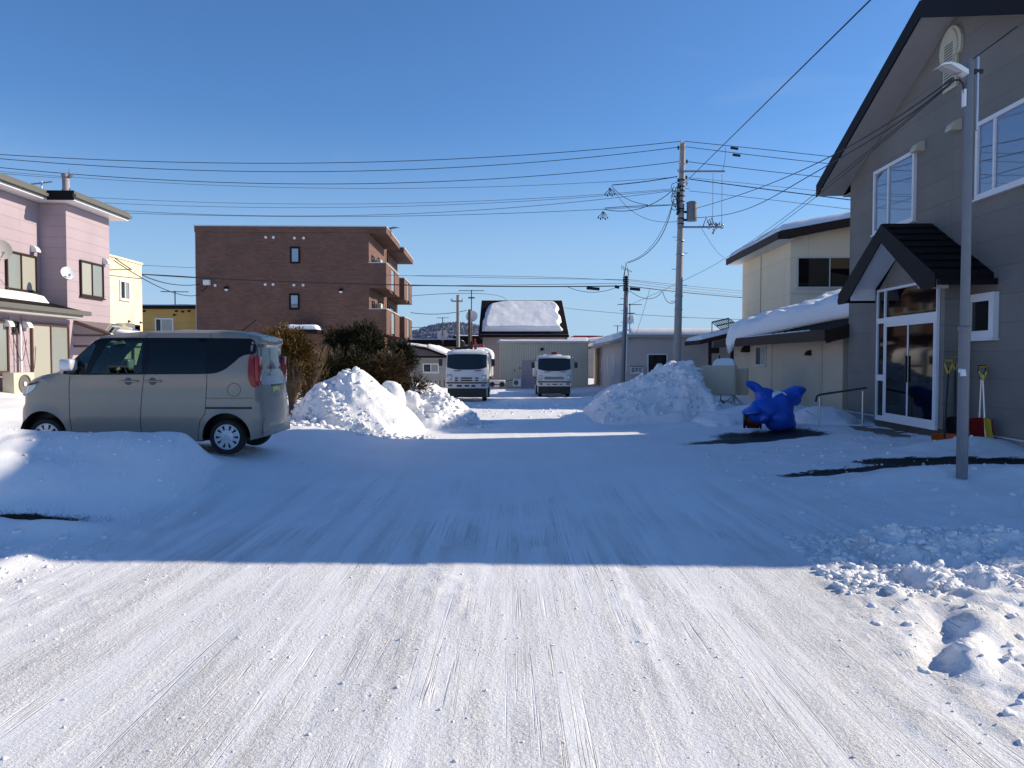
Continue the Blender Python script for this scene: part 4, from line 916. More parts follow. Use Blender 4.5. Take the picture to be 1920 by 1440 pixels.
# notice board with three dark block characters, lower half behind the heap
sg = thing('notice_board', 'small white board with dark block characters on the workshop wall behind the heap', 'sign', (5.26 + lx(1195), 37.05, P(1190, 693, 37).z), R(-1.2))
B().box(-.32, .30, 0, .03, -.22, .14).build('board', 'label_white', sg)
b = B(); O_ = (0, 0, 0)
def q(x0, x1, z0, z1): b.box(x0, x1, -.008, -.002, z0, z1)
for k, x in enumerate((-.26, -.07, .11)):
    q(x, x + .13, .05, .085); q(x, x + .035, -.12, .047)
    if k == 0: q(x + .095, x + .13, -.12, .047); q(x + .038, x + .092, -.12, -.085); q(x + .038, x + .092, -.03, -.01)
    elif k == 1: q(x + .095, x + .13, -.02, .047); q(x + .038, x + .13, -.055, -.025)
    else: q(x + .038, x + .11, -.04, -.01); q(x + .038, x + .13, -.12, -.09)
b.build('lettering', 'black_plastic', sg)
B().box(-.34, .32, -.03, .04, .143, .17).build('board_cap', 'wood_pole', sg)
# lean-to roof right of the workshop and its ladder rack
lt = thing('lean_to_roof', 'sloping snow-topped lean-to roof between the workshop and the cream house', 'lean-to', (8.7, 33, 0), -R(2))
p0, p1 = P(1313, 637, 33) - lt.location, P(1390, 618, 33) - lt.location
B().prism([p0, p1, p1 + Vector((0, 0, -.22)), p0 + Vector((0, 0, -.20))], (0, 3.5, 0)).build('roof', 'brown_trim', lt)
snow_slab('roof_snow', p0 + Vector((0, -.02, .0)), p1 + Vector((0, -.02, 0)), p0 + Vector((0, 3.4, 0)), p1 + Vector((0, 3.4, 0)), .15, lt, n=(30, 20), edge=.12, amp=.05, seed=104)
for x_ in (p0.x + .5, p1.x - .3): B().box(x_ - .06, x_ + .06, .3, .42, -.2, p0.z + .1).build('post', 'brown_trim', lt)
rk = thing('roof_rack', 'tilted slatted metal rack standing on the snowy lean-to roof', 'rack', P(1358, 612, 35), 0)
c0, c1, c2, c3 = [P(x_, y_, z_) - rk.location for x_, y_, z_ in ((1335, 604, 34.6), (1366, 597, 35.6), (1386, 611, 35.6), (1352, 618, 34.6))]
b = B()
for i in range(9): t = i / 8; b.tube([c0.lerp(c1, t), c3.lerp(c2, t)], .022, 4)
for t in (0, .5, 1): b.tube([c0.lerp(c3, t), c1.lerp(c2, t)], .03, 4)
b.build('slats', 'wood_pole', rk)
for c in (c0, c1, c2): B().tube([c, (c.x, c.y, -.3)], .02, 4).build('support', 'wood_pole', rk)

# ---- low buildings left of centre
def boxhouse(name, label, cat, x0, x1, ytop, Y, depth, wallm, roofm, over=.3, rt=.2, snow=.12, zb=-.4, seed=110):
    a, c = P(x0, ytop, Y), P(x1, ytop, Y); t = thing(name, label, cat, ((a.x + c.x) / 2, Y, zb), 0); hw_ = (c.x - a.x) / 2; H = a.z - zb
    B().box(-hw_, hw_, 0, depth, 0, H).build('wall', wallm, t)
    B().box(-hw_ - over, hw_ + over, -over, depth + over, H + .003, H + rt).build('roof', roofm, t)
    if snow: snow_slab('roof_snow', (-hw_ - over + .05, -over + .05, H + rt), (hw_ + over - .05, -over + .05, H + rt), (-hw_ - over + .05, depth, H + rt), (hw_ + over - .05, depth, H + rt), snow, t, n=(40, 14), edge=.2, amp=.05, seed=seed)
    return t, H, hw_
t, H, hw_ = boxhouse('flat_roofed_hut', 'low grey hut with a white-framed window beside the left truck', 'hut', 762, 842, 671, 44, 5, 'far_grey', 'dark_trim', .3, .12, 0, seed=111)
xa, xb = P(793, 690, 44).x - t.location.x, P(823, 690, 44).x - t.location.x
window(t, (0, 0, 0), EX, (0, -1, 0), xa, xb, P(793, 698.5, 44).z + .4, P(793, 681.5, 44).z + .4, (.5,), .05, 'label_white', ['glass_dark', 'glass_curtain'], .04)
t = thing('snow_covered_house', 'brown house with a long sloping snow sheet on its lean-to roof', 'house', (-5.6, 50, -.4), 0)
q0, q1, q2 = [P(a_, b_, 50) - t.location for a_, b_ in ((760, 642, ), (800, 648), (838, 663))]
B().prism([(q0.x, 0, 0), (q2.x - .2, 0, 0), (q2.x - .2, 0, q2.z - .15), (q1.x, 0, q1.z - .15), (q0.x, 0, q0.z - .15)], (0, 6, 0)).build('wall', 'lilac_siding', t)
B().prism([(q0.x - .2, -.3, q0.z - .12), (q1.x, -.3, q1.z - .12), (q2.x, -.3, q2.z - .12), (q2.x, -.3, q2.z - .26), (q1.x, -.3, q1.z - .26), (q0.x - .2, -.3, q0.z - .26)], (0, 6.5, 0)).build('roof', 'brown_trim', t)
snow_slab('roof_snow', (q1.x, -.35, q1.z - .12), (q2.x + .1, -.35, q2.z - .14), (q1.x, 6, q1.z - .12), (q2.x + .1, 6, q2.z - .14), .30, t, n=(24, 20), edge=.3, amp=.08, seed=112)
snow_slab('roof_snow', (q0.x, -.35, q0.z - .12), (q1.x + .1, -.35, q1.z - .12), (q0.x, 6, q0.z - .12), (q1.x + .1, 6, q1.z - .12), .14, t, n=(24, 20), edge=.2, amp=.05, seed=113)
t, H, hw_ = boxhouse('dark_roofed_house', 'far house with a dark band roof edged in snow, behind the hut', 'house', 775, 853, 650, 62, 7, 'beige_siding', 'dark_trim', .4, .55, .10, seed=114)
window(t, (0, 0, 0), EX, (0, -1, 0), hw_ - 1.3, hw_ - .3, H - 1.1, H - .25, (.5,), .06, 'brown_trim', ['glass_curtain', 'glass_dark'], .04)
B().box(-hw_ + .1, hw_ - 1.5, -.12, -.004, .8, H - .1).build('cladding', 'lilac_siding', t)
t, H, hw_ = boxhouse('far_house', 'far brown-roofed house between the poles and the barn', 'house', 858, 912, 645, 72, 7, 'far_grey', 'dark_trim', .4, .75, .06, seed=115)
window(t, (0, 0, 0), EX, (0, -1, 0), -1.0, .2, .8, H - .1, (.5,), .06, 'label_white', ['glass_curtain', 'glass_dark'], .04)
t, H, hw_ = boxhouse('far_house', 'distant red-roofed building with snow, right of the barn', 'house', 1083, 1122, 634, 78, 6, 'far_grey', 'red_paint', .4, .25, 0, seed=116)
snow_slab('roof_snow', (-hw_ - .6, -1.2, H - .45), (hw_ + .6, -1.2, H - .2), (-hw_ - .6, 1.5, H - .1), (hw_ + .6, 1.5, H + .15), .25, t, n=(20, 12), edge=.3, seed=117)
t, H, hw_ = boxhouse('far_house', 'grey wall and snow-capped roof glimpsed right of the barn', 'house', 1066, 1098, 640, 66, 6, 'far_grey', 'soffit', .3, .12, .22, seed=118)
for i, (x_, y_) in enumerate(((809, 716), (817, 715.5), (825, 716), (833, 716))):
    p_ = P(x_, 729, 40); t = B().box(-.03, .03, -.03, .03, -.15, .42 + .02 * i).build('fence_post', 'wood_pole'); t.location = p_
    tag(t, ['first', 'second', 'third', 'fourth'][i] + ' short dark post from the left, in the snow beside the left lorry', 'post', 'short posts beside the left truck')
# ---- hills
def hill(x0, x1, Y, h, seed, prof):
    n = 160; xs = np.linspace(x0, x1, n); ys = np.linspace(0, 1, 24); u, v = np.meshgrid(xs, ys)
    t = (u - x0) / (x1 - x0); z = prof(t) * h * np.sin(v * math.pi) ** .8 * (1 + .0 * u) + fbm(u * .012, v * 6, seed) * h * .12
    z = z * np.minimum(1, np.minimum(t, 1 - t) * 10) - 4
    z[0] = -6; z[-1] = -6
    return np.stack([u, Y + (v - .5) * 400, z], -1)
simple('hill_wood', (.24, .245, .29), rough=1, var=.35, scale=.03)  # ground and tree colours paled and blued to include distance haze
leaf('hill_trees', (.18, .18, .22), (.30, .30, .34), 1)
def hills():
    H1 = hill(-260, 560, 900, 48, 200, lambda t: .25 + .62 * np.exp(-((t - .235) / .085) ** 2) + .25 * np.exp(-((t - .42) / .10) ** 2) + .36 * np.exp(-((t - .62) / .09) ** 2) + .45 * np.exp(-((t - .80) / .08) ** 2))
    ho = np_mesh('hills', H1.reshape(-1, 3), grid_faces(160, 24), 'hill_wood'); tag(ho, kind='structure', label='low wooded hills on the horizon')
    rs = np.random.RandomState(3); hz_ = H1[:, :, 2]; vs = []; fs = []
    for k in range(14000):
        j = rs.randint(1, 158); i = rs.randint(3, 13); p = H1[i, j] + (H1[i, j + 1] - H1[i, j]) * rs.rand(); s_ = 1.6 + 2.0 * rs.rand(); q_ = len(vs)
        for a in range(5): an = a * 1.257 + rs.rand(); vs.append(p + np.array([math.cos(an) * s_ * .5, math.sin(an) * s_ * .5, s_ * .5 * rs.rand()]))
        vs.append(p + np.array([0, 0, s_ * 1.2]))
        fs += [(q_ + a, q_ + (a + 1) % 5, q_ + 5) for a in range(5)]
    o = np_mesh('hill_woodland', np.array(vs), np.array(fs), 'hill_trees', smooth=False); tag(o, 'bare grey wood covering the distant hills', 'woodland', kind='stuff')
hills()
# ============================================================ parked van (front to the left), modelled from its side silhouette
def pip(x, z, poly):
    c = np.zeros(np.shape(x), bool); n = len(poly)
    for i in range(n):
        x0, z0 = poly[i]; x1, z1 = poly[(i + 1) % n]
        k = ((z0 > z) != (z1 > z)) & (x < (x1 - x0) * (z - z0) / (z1 - z0 + 1e-12) + x0); c ^= k
    return c
def dens(poly, step, closed=True):
    out = []; n = len(poly)
    for i in range(n if closed else n - 1):
        a, b_ = np.array(poly[i]), np.array(poly[(i + 1) % n]); k = max(1, int(np.linalg.norm(b_ - a) / step))
        for j in range(k): out.append(tuple(a + (b_ - a) * j / k))
    if not closed: out.append(tuple(poly[-1]))
    return out
def smoothpoly(poly, it=2):
    for _ in range(it):
        q_ = []
        for i in range(len(poly)):
            a, b_ = np.array(poly[i]), np.array(poly[(i + 1) % len(poly)]); q_ += [tuple(a * .75 + b_ * .25), tuple(a * .25 + b_ * .75)]
        poly = q_
    return poly
def segd(px, pz, line):
    d = np.full(np.shape(px), 9.0)
    for (x0, z0), (x1, z1) in zip(line[:-1], line[1:]):
        L = (x1 - x0) ** 2 + (z1 - z0) ** 2 + 1e-12; t = np.clip(((px - x0) * (x1 - x0) + (pz - z0) * (z1 - z0)) / L, 0, 1)
        d = np.minimum(d, np.hypot(px - x0 - t * (x1 - x0), pz - z0 - t * (z1 - z0)))
    return d
def tri_poly(outer, holes=(), step=.05, grid=.06):
    """triangulated polygon with inner grid points: returns pts (n,2), tris, indices of the outer ring"""
    pts = []; edges = []
    for pl in [outer] + list(holes):
        k = len(pts); pts += pl; edges += [(k + i, k + (i + 1) % len(pl)) for i in range(len(pl))]
    xs = [p[0] for p in outer]; zs = [p[1] for p in outer]
    gx_, gz_ = np.meshgrid(np.arange(min(xs), max(xs), grid), np.arange(min(zs), max(zs), grid)); gx_, gz_ = gx_.ravel(), gz_.ravel()
    ok = pip(gx_, gz_, outer)
    for h_ in holes: ok &= ~pip(gx_, gz_, h_)
    for pl in [outer] + list(holes): ok &= segd(gx_, gz_, pl + [pl[0]]) > grid * .45
    pts = pts + list(zip(gx_[ok], gz_[ok]))
    v, e, f, ov, oe, of = delaunay_2d_cdt([Vector(p) for p in pts], edges, [], 0, 1e-6)
    vv = np.array([(p.x, p.y) for p in v]); tris = np.array([t for t in f if len(t) == 3]); c = vv[tris].mean(1)
    ok = pip(c[:, 0], c[:, 1], outer)
    for h_ in holes: ok &= ~pip(c[:, 0], c[:, 1], h_)
    inv = {}
    for i, o_ in enumerate(ov):
        for j in o_: inv[j] = i
    return vv, tris[ok], [inv[i] for i in range(len(outer))]
VX = lambda z_: (z_ - 118) * .00236
VZ = lambda z_: (945 - z_) * .00236
RAC, FAC, AR = (3.01, .272), (.405, .300), .338
sil = [(.03, .215), (.0, .33), (-.005, .52), (.012, .66), (.05, .80), (.085, .90), (.115, .985), (.15, 1.05), (.22, 1.095), (.36, 1.145), (.55, 1.185), (.64, 1.225), (.80, 1.375), (1.0, 1.575), (1.10, 1.665), (1.20, 1.71), (1.40, 1.745), (1.8, 1.775), (2.3, 1.792), (2.8, 1.786), (3.15, 1.76), (3.38, 1.715), (3.45, 1.685), (3.455, 1.63), (3.40, 1.55), (3.43, 1.2), (3.475, 1.0), (3.49, .75), (3.51, .55), (3.52, .42), (3.50, .30), (3.42, .235)]
def arch(c, r, zc):
    a0 = math.asin((zc - c[1]) / r); return [(c[0] + r * math.cos(a), c[1] + r * math.sin(a)) for a in np.linspace(a0, math.pi - a0, 26)]
low_ = arch(RAC, AR, .22) + [(2.3, .19), (1.2, .19)] + arch(FAC, AR, .22)
up_dense = dens(sil, .035, False)
outer = up_dense + dens(low_, .05, False)
def hwid(x, z):
    x = np.asarray(x, float); z = np.asarray(z, float)
    w_ = .7375 - .115 * np.clip((z - 1.13) / .66, 0, 1) ** 1.25 - .022 * np.clip((.72 - z) / .5, 0, 1) ** 2
    w_ = w_ - .15 * np.clip(1 - x / .42, 0, 1) ** 2.2 - .055 * np.clip((x - 3.05) / .45, 0, 1) ** 2
    w_ = w_ - .05 * np.clip(1 - (x - .35) / .8, 0, 1) * np.clip((z - 1.0) / .3, 0, 1)
    w_ = w_ - .010 * np.exp(-((z - .98) / .10) ** 2) + .012 * np.exp(-((z - .55) / .12) ** 2)
    for c in (RAC, FAC):
        d = np.hypot(x - c[0], z - c[1]) - AR; w_ = w_ + .014 * np.exp(-(d / .05) ** 2)
    r = .075; d = segd(x, z, sil); k = np.clip(d / r, 0, 1)
    return w_ - r + r * np.sqrt(1 - (1 - k) ** 2)
glassF = [(VX(a), VZ(b_)) for a, b_ in ((578, 447), (628, 345), (672, 262), (700, 250), (882, 252), (890, 270), (890, 445))]
glassQ = [(VX(a), VZ(b_)) for a, b_ in ((420, 440), (500, 340), (590, 256), (612, 252), (585, 330), (545, 440))]
glassM = [(VX(a), VZ(b_)) for a, b_ in ((925, 445), (925, 262), (1180, 258), (1270, 262), (1270, 445))]
band = smoothpoly([(VX(a), VZ(b_)) for a, b_ in ((392, 448), (478, 352), (560, 275), (610, 238), (700, 233), (1100, 233), (1480, 236), (1556, 240), (1562, 300), (1560, 333), (1520, 333), (1480, 346), (1432, 392), (1385, 428), (1340, 446), (1290, 452), (900, 454), (480, 458))], 1)
WH = [dens(p_, .05) for p_ in (glassF, glassQ, glassM)]
def van(root):
    vv, tris, ring = tri_poly(outer, WH)
    w_ = hwid(vv[:, 0], vv[:, 1]); n = len(vv)
    left = np.stack([vv[:, 0], -w_, vv[:, 1]], 1); right = np.stack([vv[:, 0], w_, vv[:, 1]], 1)
    V_ = [tuple(p) for p in left] + [tuple(p) for p in right]; F_ = [tuple(t) for t in tris] + [tuple(t[::-1] + n) for t in tris]
    NS = 9; nu_ = len(up_dense); rows = []
    for i in range(nu_):
        a = ring[i]; x, z = vv[a]; wv = w_[a]; row = [a]
        for j in range(1, NS):
            s_ = -1 + 2 * j / NS; crown = (1 - s_ * s_); zz = z; xx = x
            if z > 1.6: zz = z + .022 * crown
            elif x < .6: xx = x - .07 * crown; zz = z + .015 * crown * (z > 1.0)
            elif x > 3.3: xx = x + .035 * crown
            else: xx = x - .06 * crown; zz = z + .01 * crown
            row.append(len(V_)); V_.append((xx, s_ * wv, zz))
        row.append(a + n); rows.append(row)
    # the windscreen stretch of the strip is left open for glass
    def is_ws(i): x, z = up_dense[i]; return .66 < x < 1.12 and z > 1.2
    ws = [i for i in range(nu_ - 1) if is_ws(i) and is_ws(i + 1)]
    glassrows = []
    for i in range(nu_ - 1):
        for j in range(NS):
            if i in ws and 0 < j < NS - 1: continue
            F_.append((rows[i][j], rows[i][j + 1], rows[i + 1][j + 1], rows[i + 1][j]))
    b = B(); b.add(V_, F_, True); body = b.build('body', 'van_paint', root)
    # floor pan closing the bottom
    b = B(); b.box(.30, 3.30, -.55, .55, .20, .24); b.box(.74, 2.66, -.69, .69, .20, .24)
    for c in (RAC, FAC):
        b.prism([(c[0] + .36 * math.cos(a), -.69, c[1] + .36 * math.sin(a)) for a in np.linspace(0, math.pi, 14)] + [(c[0] + .35 * math.cos(a), -.69, c[1] + .35 * math.sin(a)) for a in np.linspace(math.pi, 0, 14)], (0, .26, 0))
        b.prism([(c[0] + .36 * math.cos(a), .43, c[1] + .36 * math.sin(a)) for a in np.linspace(0, math.pi, 14)] + [(c[0] + .35 * math.cos(a), .43, c[1] + .35 * math.sin(a)) for a in np.linspace(math.pi, 0, 14)], (0, .26, 0))
        for sy in (-.43, .43): b.box(c[0] - .35, c[0] + .35, sy - .01, sy + .01, .2, .62)
    b.build('underbody', 'black_plastic', root)
    # interior
    b = B(); b.rbox(.62, 1.02, -.62, .62, .80, 1.10, .06); b.build('dashboard', 'black_plastic', root)
    b = B(); b.tube([(1.10 + .03 * math.cos(t), -.34 + .17 * math.cos(t) * 1, 1.10 + .17 * math.sin(t)) for t in np.linspace(0, 6.283, 20)], .014, 6); b.build('steering_wheel', 'black_plastic', root)
    for x, ys in ((1.45, (-.33, .33)), (2.45, (-.33, .33))):
        for y in ys:
            b = B(); b.rbox(x - .25, x + .25, y - .25, y + .25, .55, .75, .05); b.rbox(x + .15, x + .30, y - .24, y + .24, .72, 1.30, .05); b.rbox(x + .20, x + .30, y - .13, y + .13, 1.31, 1.50, .04); b.build('seat', 'seat_cloth', root)
    B().box(2.72, 2.76, -.6, .6, .6, 1.25).build('cargo_cover', 'seat_cloth', root)
    def panel(poly, name, mat, off=.006, thick=.006, sides=(-1, 1), parent=root, holes=(), grid=.06, smooth=True, lab=None):
        out = []
        pl = dens(poly, .03); v2, t2, r2 = tri_poly(pl, [dens(h_, .05) for h_ in holes], grid=grid)
        w2 = hwid(v2[:, 0], v2[:, 1]); nn = len(v2)
        for s_ in sides:
            A = [(p[0], s_ * (q_ + off), p[1]) for p, q_ in zip(v2, w2)]; C = [(p[0], s_ * (q_ + off - thick), p[1]) for p, q_ in zip(v2, w2)]
            f = [tuple(t) for t in t2] + [tuple(x + nn for x in t[::-1]) for t in t2]
            f += [(r2[i], r2[(i + 1) % len(r2)], r2[(i + 1) % len(r2)] + nn, r2[i] + nn) for i in range(len(r2))]
            b = B(); b.add(A + C, f, smooth); o = b.build(name, mat, parent); out.append(o)
            if lab: o['label'] = lab
        return out
    bands = panel(band, 'window_band', 'van_band', .004, .004, holes=[glassF, glassQ, glassM])
    panel(glassF, 'front_window', 'van_glass', .0, .003, grid=.12); panel(glassQ, 'quarter_window', 'van_glass', .0, .003, grid=.12)
    panel(glassM, 'sliding_door_window', 'privacy_glass', .0, .003, grid=.12)
    # windscreen and rear window follow the body strip
    def strip_panel(name, mat, i0, i1, j0, j1, off):
        vs = []; k = j1 - j0 + 1; m_ = i1 - i0 + 1
        for i in range(i0, i1 + 1):
            a, c = np.array(up_dense[max(i - 1, 0)]), np.array(up_dense[min(i + 1, nu_ - 1)]); t = (c - a) / np.linalg.norm(c - a); nrm = np.array([-t[1], t[0]])
            for j in range(j0, j1 + 1):
                p = Vector(V_[rows[i][j]]); vs.append(p + Vector((nrm[0], 0, nrm[1])) * off)
        f = [(p * k + q_, p * k + q_ + 1, (p + 1) * k + q_ + 1, (p + 1) * k + q_) for p in range(m_ - 1) for q_ in range(k - 1)]
        nn = len(vs); c_ = [Vector(v) - Vector((.0, 0, 0.004)) for v in vs]
        b = B(); b.add(vs, f, True); return b.build(name, mat, root)
    if ws: strip_panel('windscreen', 'van_glass', ws[0], ws[-1] + 1, 1, NS - 1, .0)
    zi = [i for i in range(nu_) if up_dense[i][0] > 3.3 and 1.10 < up_dense[i][1] < 1.60]; strip_panel('rear_window', 'glass_rear', zi[0], zi[-1], 0, NS, .008)
    zi = [i for i in range(nu_) if up_dense[i][0] > 3.3 and .97 < up_dense[i][1] < 1.12]; strip_panel('tailgate_garnish', 'garnish', zi[0], zi[-1], 0, NS, .010)
    # side rear pane wrap of the tailgate and lamps
    tl = smoothpoly([(3.33, 1.43), (3.375, 1.45), (3.41, 1.35), (3.415, 1.05), (3.44, .985), (3.40, .965), (3.355, 1.02), (3.325, 1.12)], 2)
    for o in panel(tl, 'tail_lamp', 'red_lens', .018, .02, grid=.05): pass
    for s_ in (-1, 1):
        B().rbox(3.41, 3.47, min(s_ * .52, s_ * .70), max(s_ * .52, s_ * .70), 1.0, 1.42, .02, 2).build('tail_lamp', 'red_lens', root)
        panel(smoothpoly([(.035, .83), (.075, .965), (.22, 1.0), (.33, 1.02), (.26, .93), (.14, .87)], 1), 'headlamp', 'clear_lens', .008, .01, (s_,), grid=.05)
        panel([(.10, .985), (.13, 1.02), (.36, 1.055), (.34, 1.035), (.22, 1.012)], 'lamp_trim', 'black_plastic', .006, .006, (s_,), grid=.05)
        # seams, rail, handles
        def seam(line, r=.0045, o_=.001):
            ln = dens(line, .05, False); B().tube([(x, s_ * (float(hwid(x, z)) + o_), z) for x, z in ln], r, 4).build('panel_seam', 'black_plastic', root)
        S1 = [(VX(a), VZ(c)) for a, c in ((457, 462), (450, 520), (452, 600), (455, 700), (462, 800), (465, 860))]
        S2 = [(VX(a), VZ(c)) for a, c in ((905, 455), (893, 530), (885, 620), (880, 740), (880, 862))]
        S3 = [(VX(a), VZ(c)) for a, c in ((1283, 455), (1276, 560), (1270, 690), (1240, 730), (1226, 790), (1222, 850))]
        for q_ in (S1, S2, S3): seam(q_)
        seam([(VX(1278), VZ(597)), (3.40, VZ(597))], .003); seam([(VX(905), VZ(234)), (VX(905), VZ(205))], .004); seam([(VX(1292), VZ(238)), (VX(1292), VZ(210))], .004); seam([(VX(1524), VZ(240)), (VX(1524), VZ(218))], .004)
        seam([(VX(1443) + .093 * math.cos(t), VZ(547) + .093 * math.sin(t)) for t in np.linspace(0, 6.28, 26)], .003)
        panel([(VX(1272), VZ(650)), (VX(1272), VZ(662)), (VX(1548), VZ(664)), (VX(1548), VZ(650))], 'slide_rail', 'black_plastic', .003, .004, (s_,), grid=.1)
        for xa, xb, xc in ((760, 870, 808), (905, 1008, 955)):
            x0, x1, z = VX(xa), VX(xb), VZ(495); y_ = float(hwid((x0 + x1) / 2, z))
            b = B(); b.rbox(x0, x1, min(s_ * (y_ + .012), s_ * (y_ + .035)), max(s_ * (y_ + .012), s_ * (y_ + .035)), z - .013, z + .013, .008, 2); h_ = b.build('door_handle', 'van_paint', root)
            B().lathe([(0, 0), (.055, 0), (.05, .002), (0, .002)], (VX(xc), s_ * (y_ + .0035), z), (0, s_, 0), 16).build('handle_recess', 'truck_grey', h_)
        b = B(); b.rbox(.74, .92, min(s_ * .72, s_ * .92), max(s_ * .72, s_ * .92), 1.21, 1.38, .04, 3); mr_ = b.build('wing_mirror', 'wheel_silver', root)
        B().rbox(.78, .90, min(s_ * .70, s_ * .78), max(s_ * .70, s_ * .78), 1.17, 1.215, .01, 1).build('mirror_arm', 'black_plastic', mr_)
        for c, zc in ((RAC, .26), (FAC, .275)):
            wr = bpy.data.objects.new('wheel', None); COL.objects.link(wr); wr.parent = root; yy = s_ * .60; A_ = (0, s_, 0); O_ = (c[0] - (.02 if c is RAC else -.0), yy - s_ * .02, zc)
            B().lathe([(.17, -.07), (.235, -.075), (.258, -.05), (.262, 0), (.258, .05), (.235, .078), (.185, .075), (.17, .05)], O_, A_, 40).build('tyre', 'tyre', wr)
            B().lathe([(0, .035), (.185, .035), (.185, .0), (0, .0)], O_, A_, 30).build('rim', 'black_plastic', wr)
            b = B(); b.lathe([(0, .092), (.045, .092), (.07, .085), (.095, .082), (.10, .04)], O_, A_, 30); b.lathe([(.160, .05), (.162, .078), (.176, .08), (.188, .07), (.19, .04)], O_, A_, 40)
            ox, oy, oz = O_
            for k in range(10):
                an = 2 * math.pi * k / 10 + .31; d = Vector((math.cos(an), 0, math.sin(an))); t_ = Vector((-math.sin(an), 0, math.cos(an))); y1 = Vector((0, s_ * .080, 0)); y0_ = Vector((0, s_ * .055, 0)); Oc = Vector(O_)
                wa, wb = (.027, .034) if k % 2 == 0 else (.018, .026)
                pl = [Oc + d * .09 - t_ * wa, Oc + d * .09 + t_ * wa, Oc + d * .165 + t_ * wb, Oc + d * .165 - t_ * wb]
                b.prism([p + y0_ for p in pl], y1 - y0_)
            b.build('hub_cap', 'wheel_silver', wr)
    B().rbox(3.50, 3.535, -.64, .64, .26, .50, .02, 2).build('rear_bumper', 'van_paint', root)
    B().box(3.505, 3.515, -.17, .17, .80, .965).build('number_plate', 'yellow_plate', root)
    B().rbox(3.485, 3.515, -.25, .25, .975, 1.0, .01, 1).build('tailgate_handle', 'black_plastic', root)
    B().box(3.50, 3.505, -.62, .62, .515, .525).build('tailgate_seam', 'black_plastic', root)
    B().tube([(3.0, 0, 1.80), (3.22, .0, 1.97)], .008, 6).build('aerial', 'black_plastic', root)
    b = B(); b.lathe([(0, 0), (.02, .005), (0, .01)], (3.47, -.3, 1.71), (1, 0, 0), 8); b.build('washer_jet', 'black_plastic', root)
m = clear_glass('privacy_glass', (.07, .075, .07), 1)
glass_dark('glass_rear', (.06, .065, .075), .05, 1.5, .3); simple('garnish', (.16, .17, .20), rough=.2, spec=.6)
vn_ = thing('parked_van', 'beige boxy minivan parked sideways behind the snow bank, its wheels half buried', 'van', (-7.08, 11.66, .315), 0)
van(vn_)

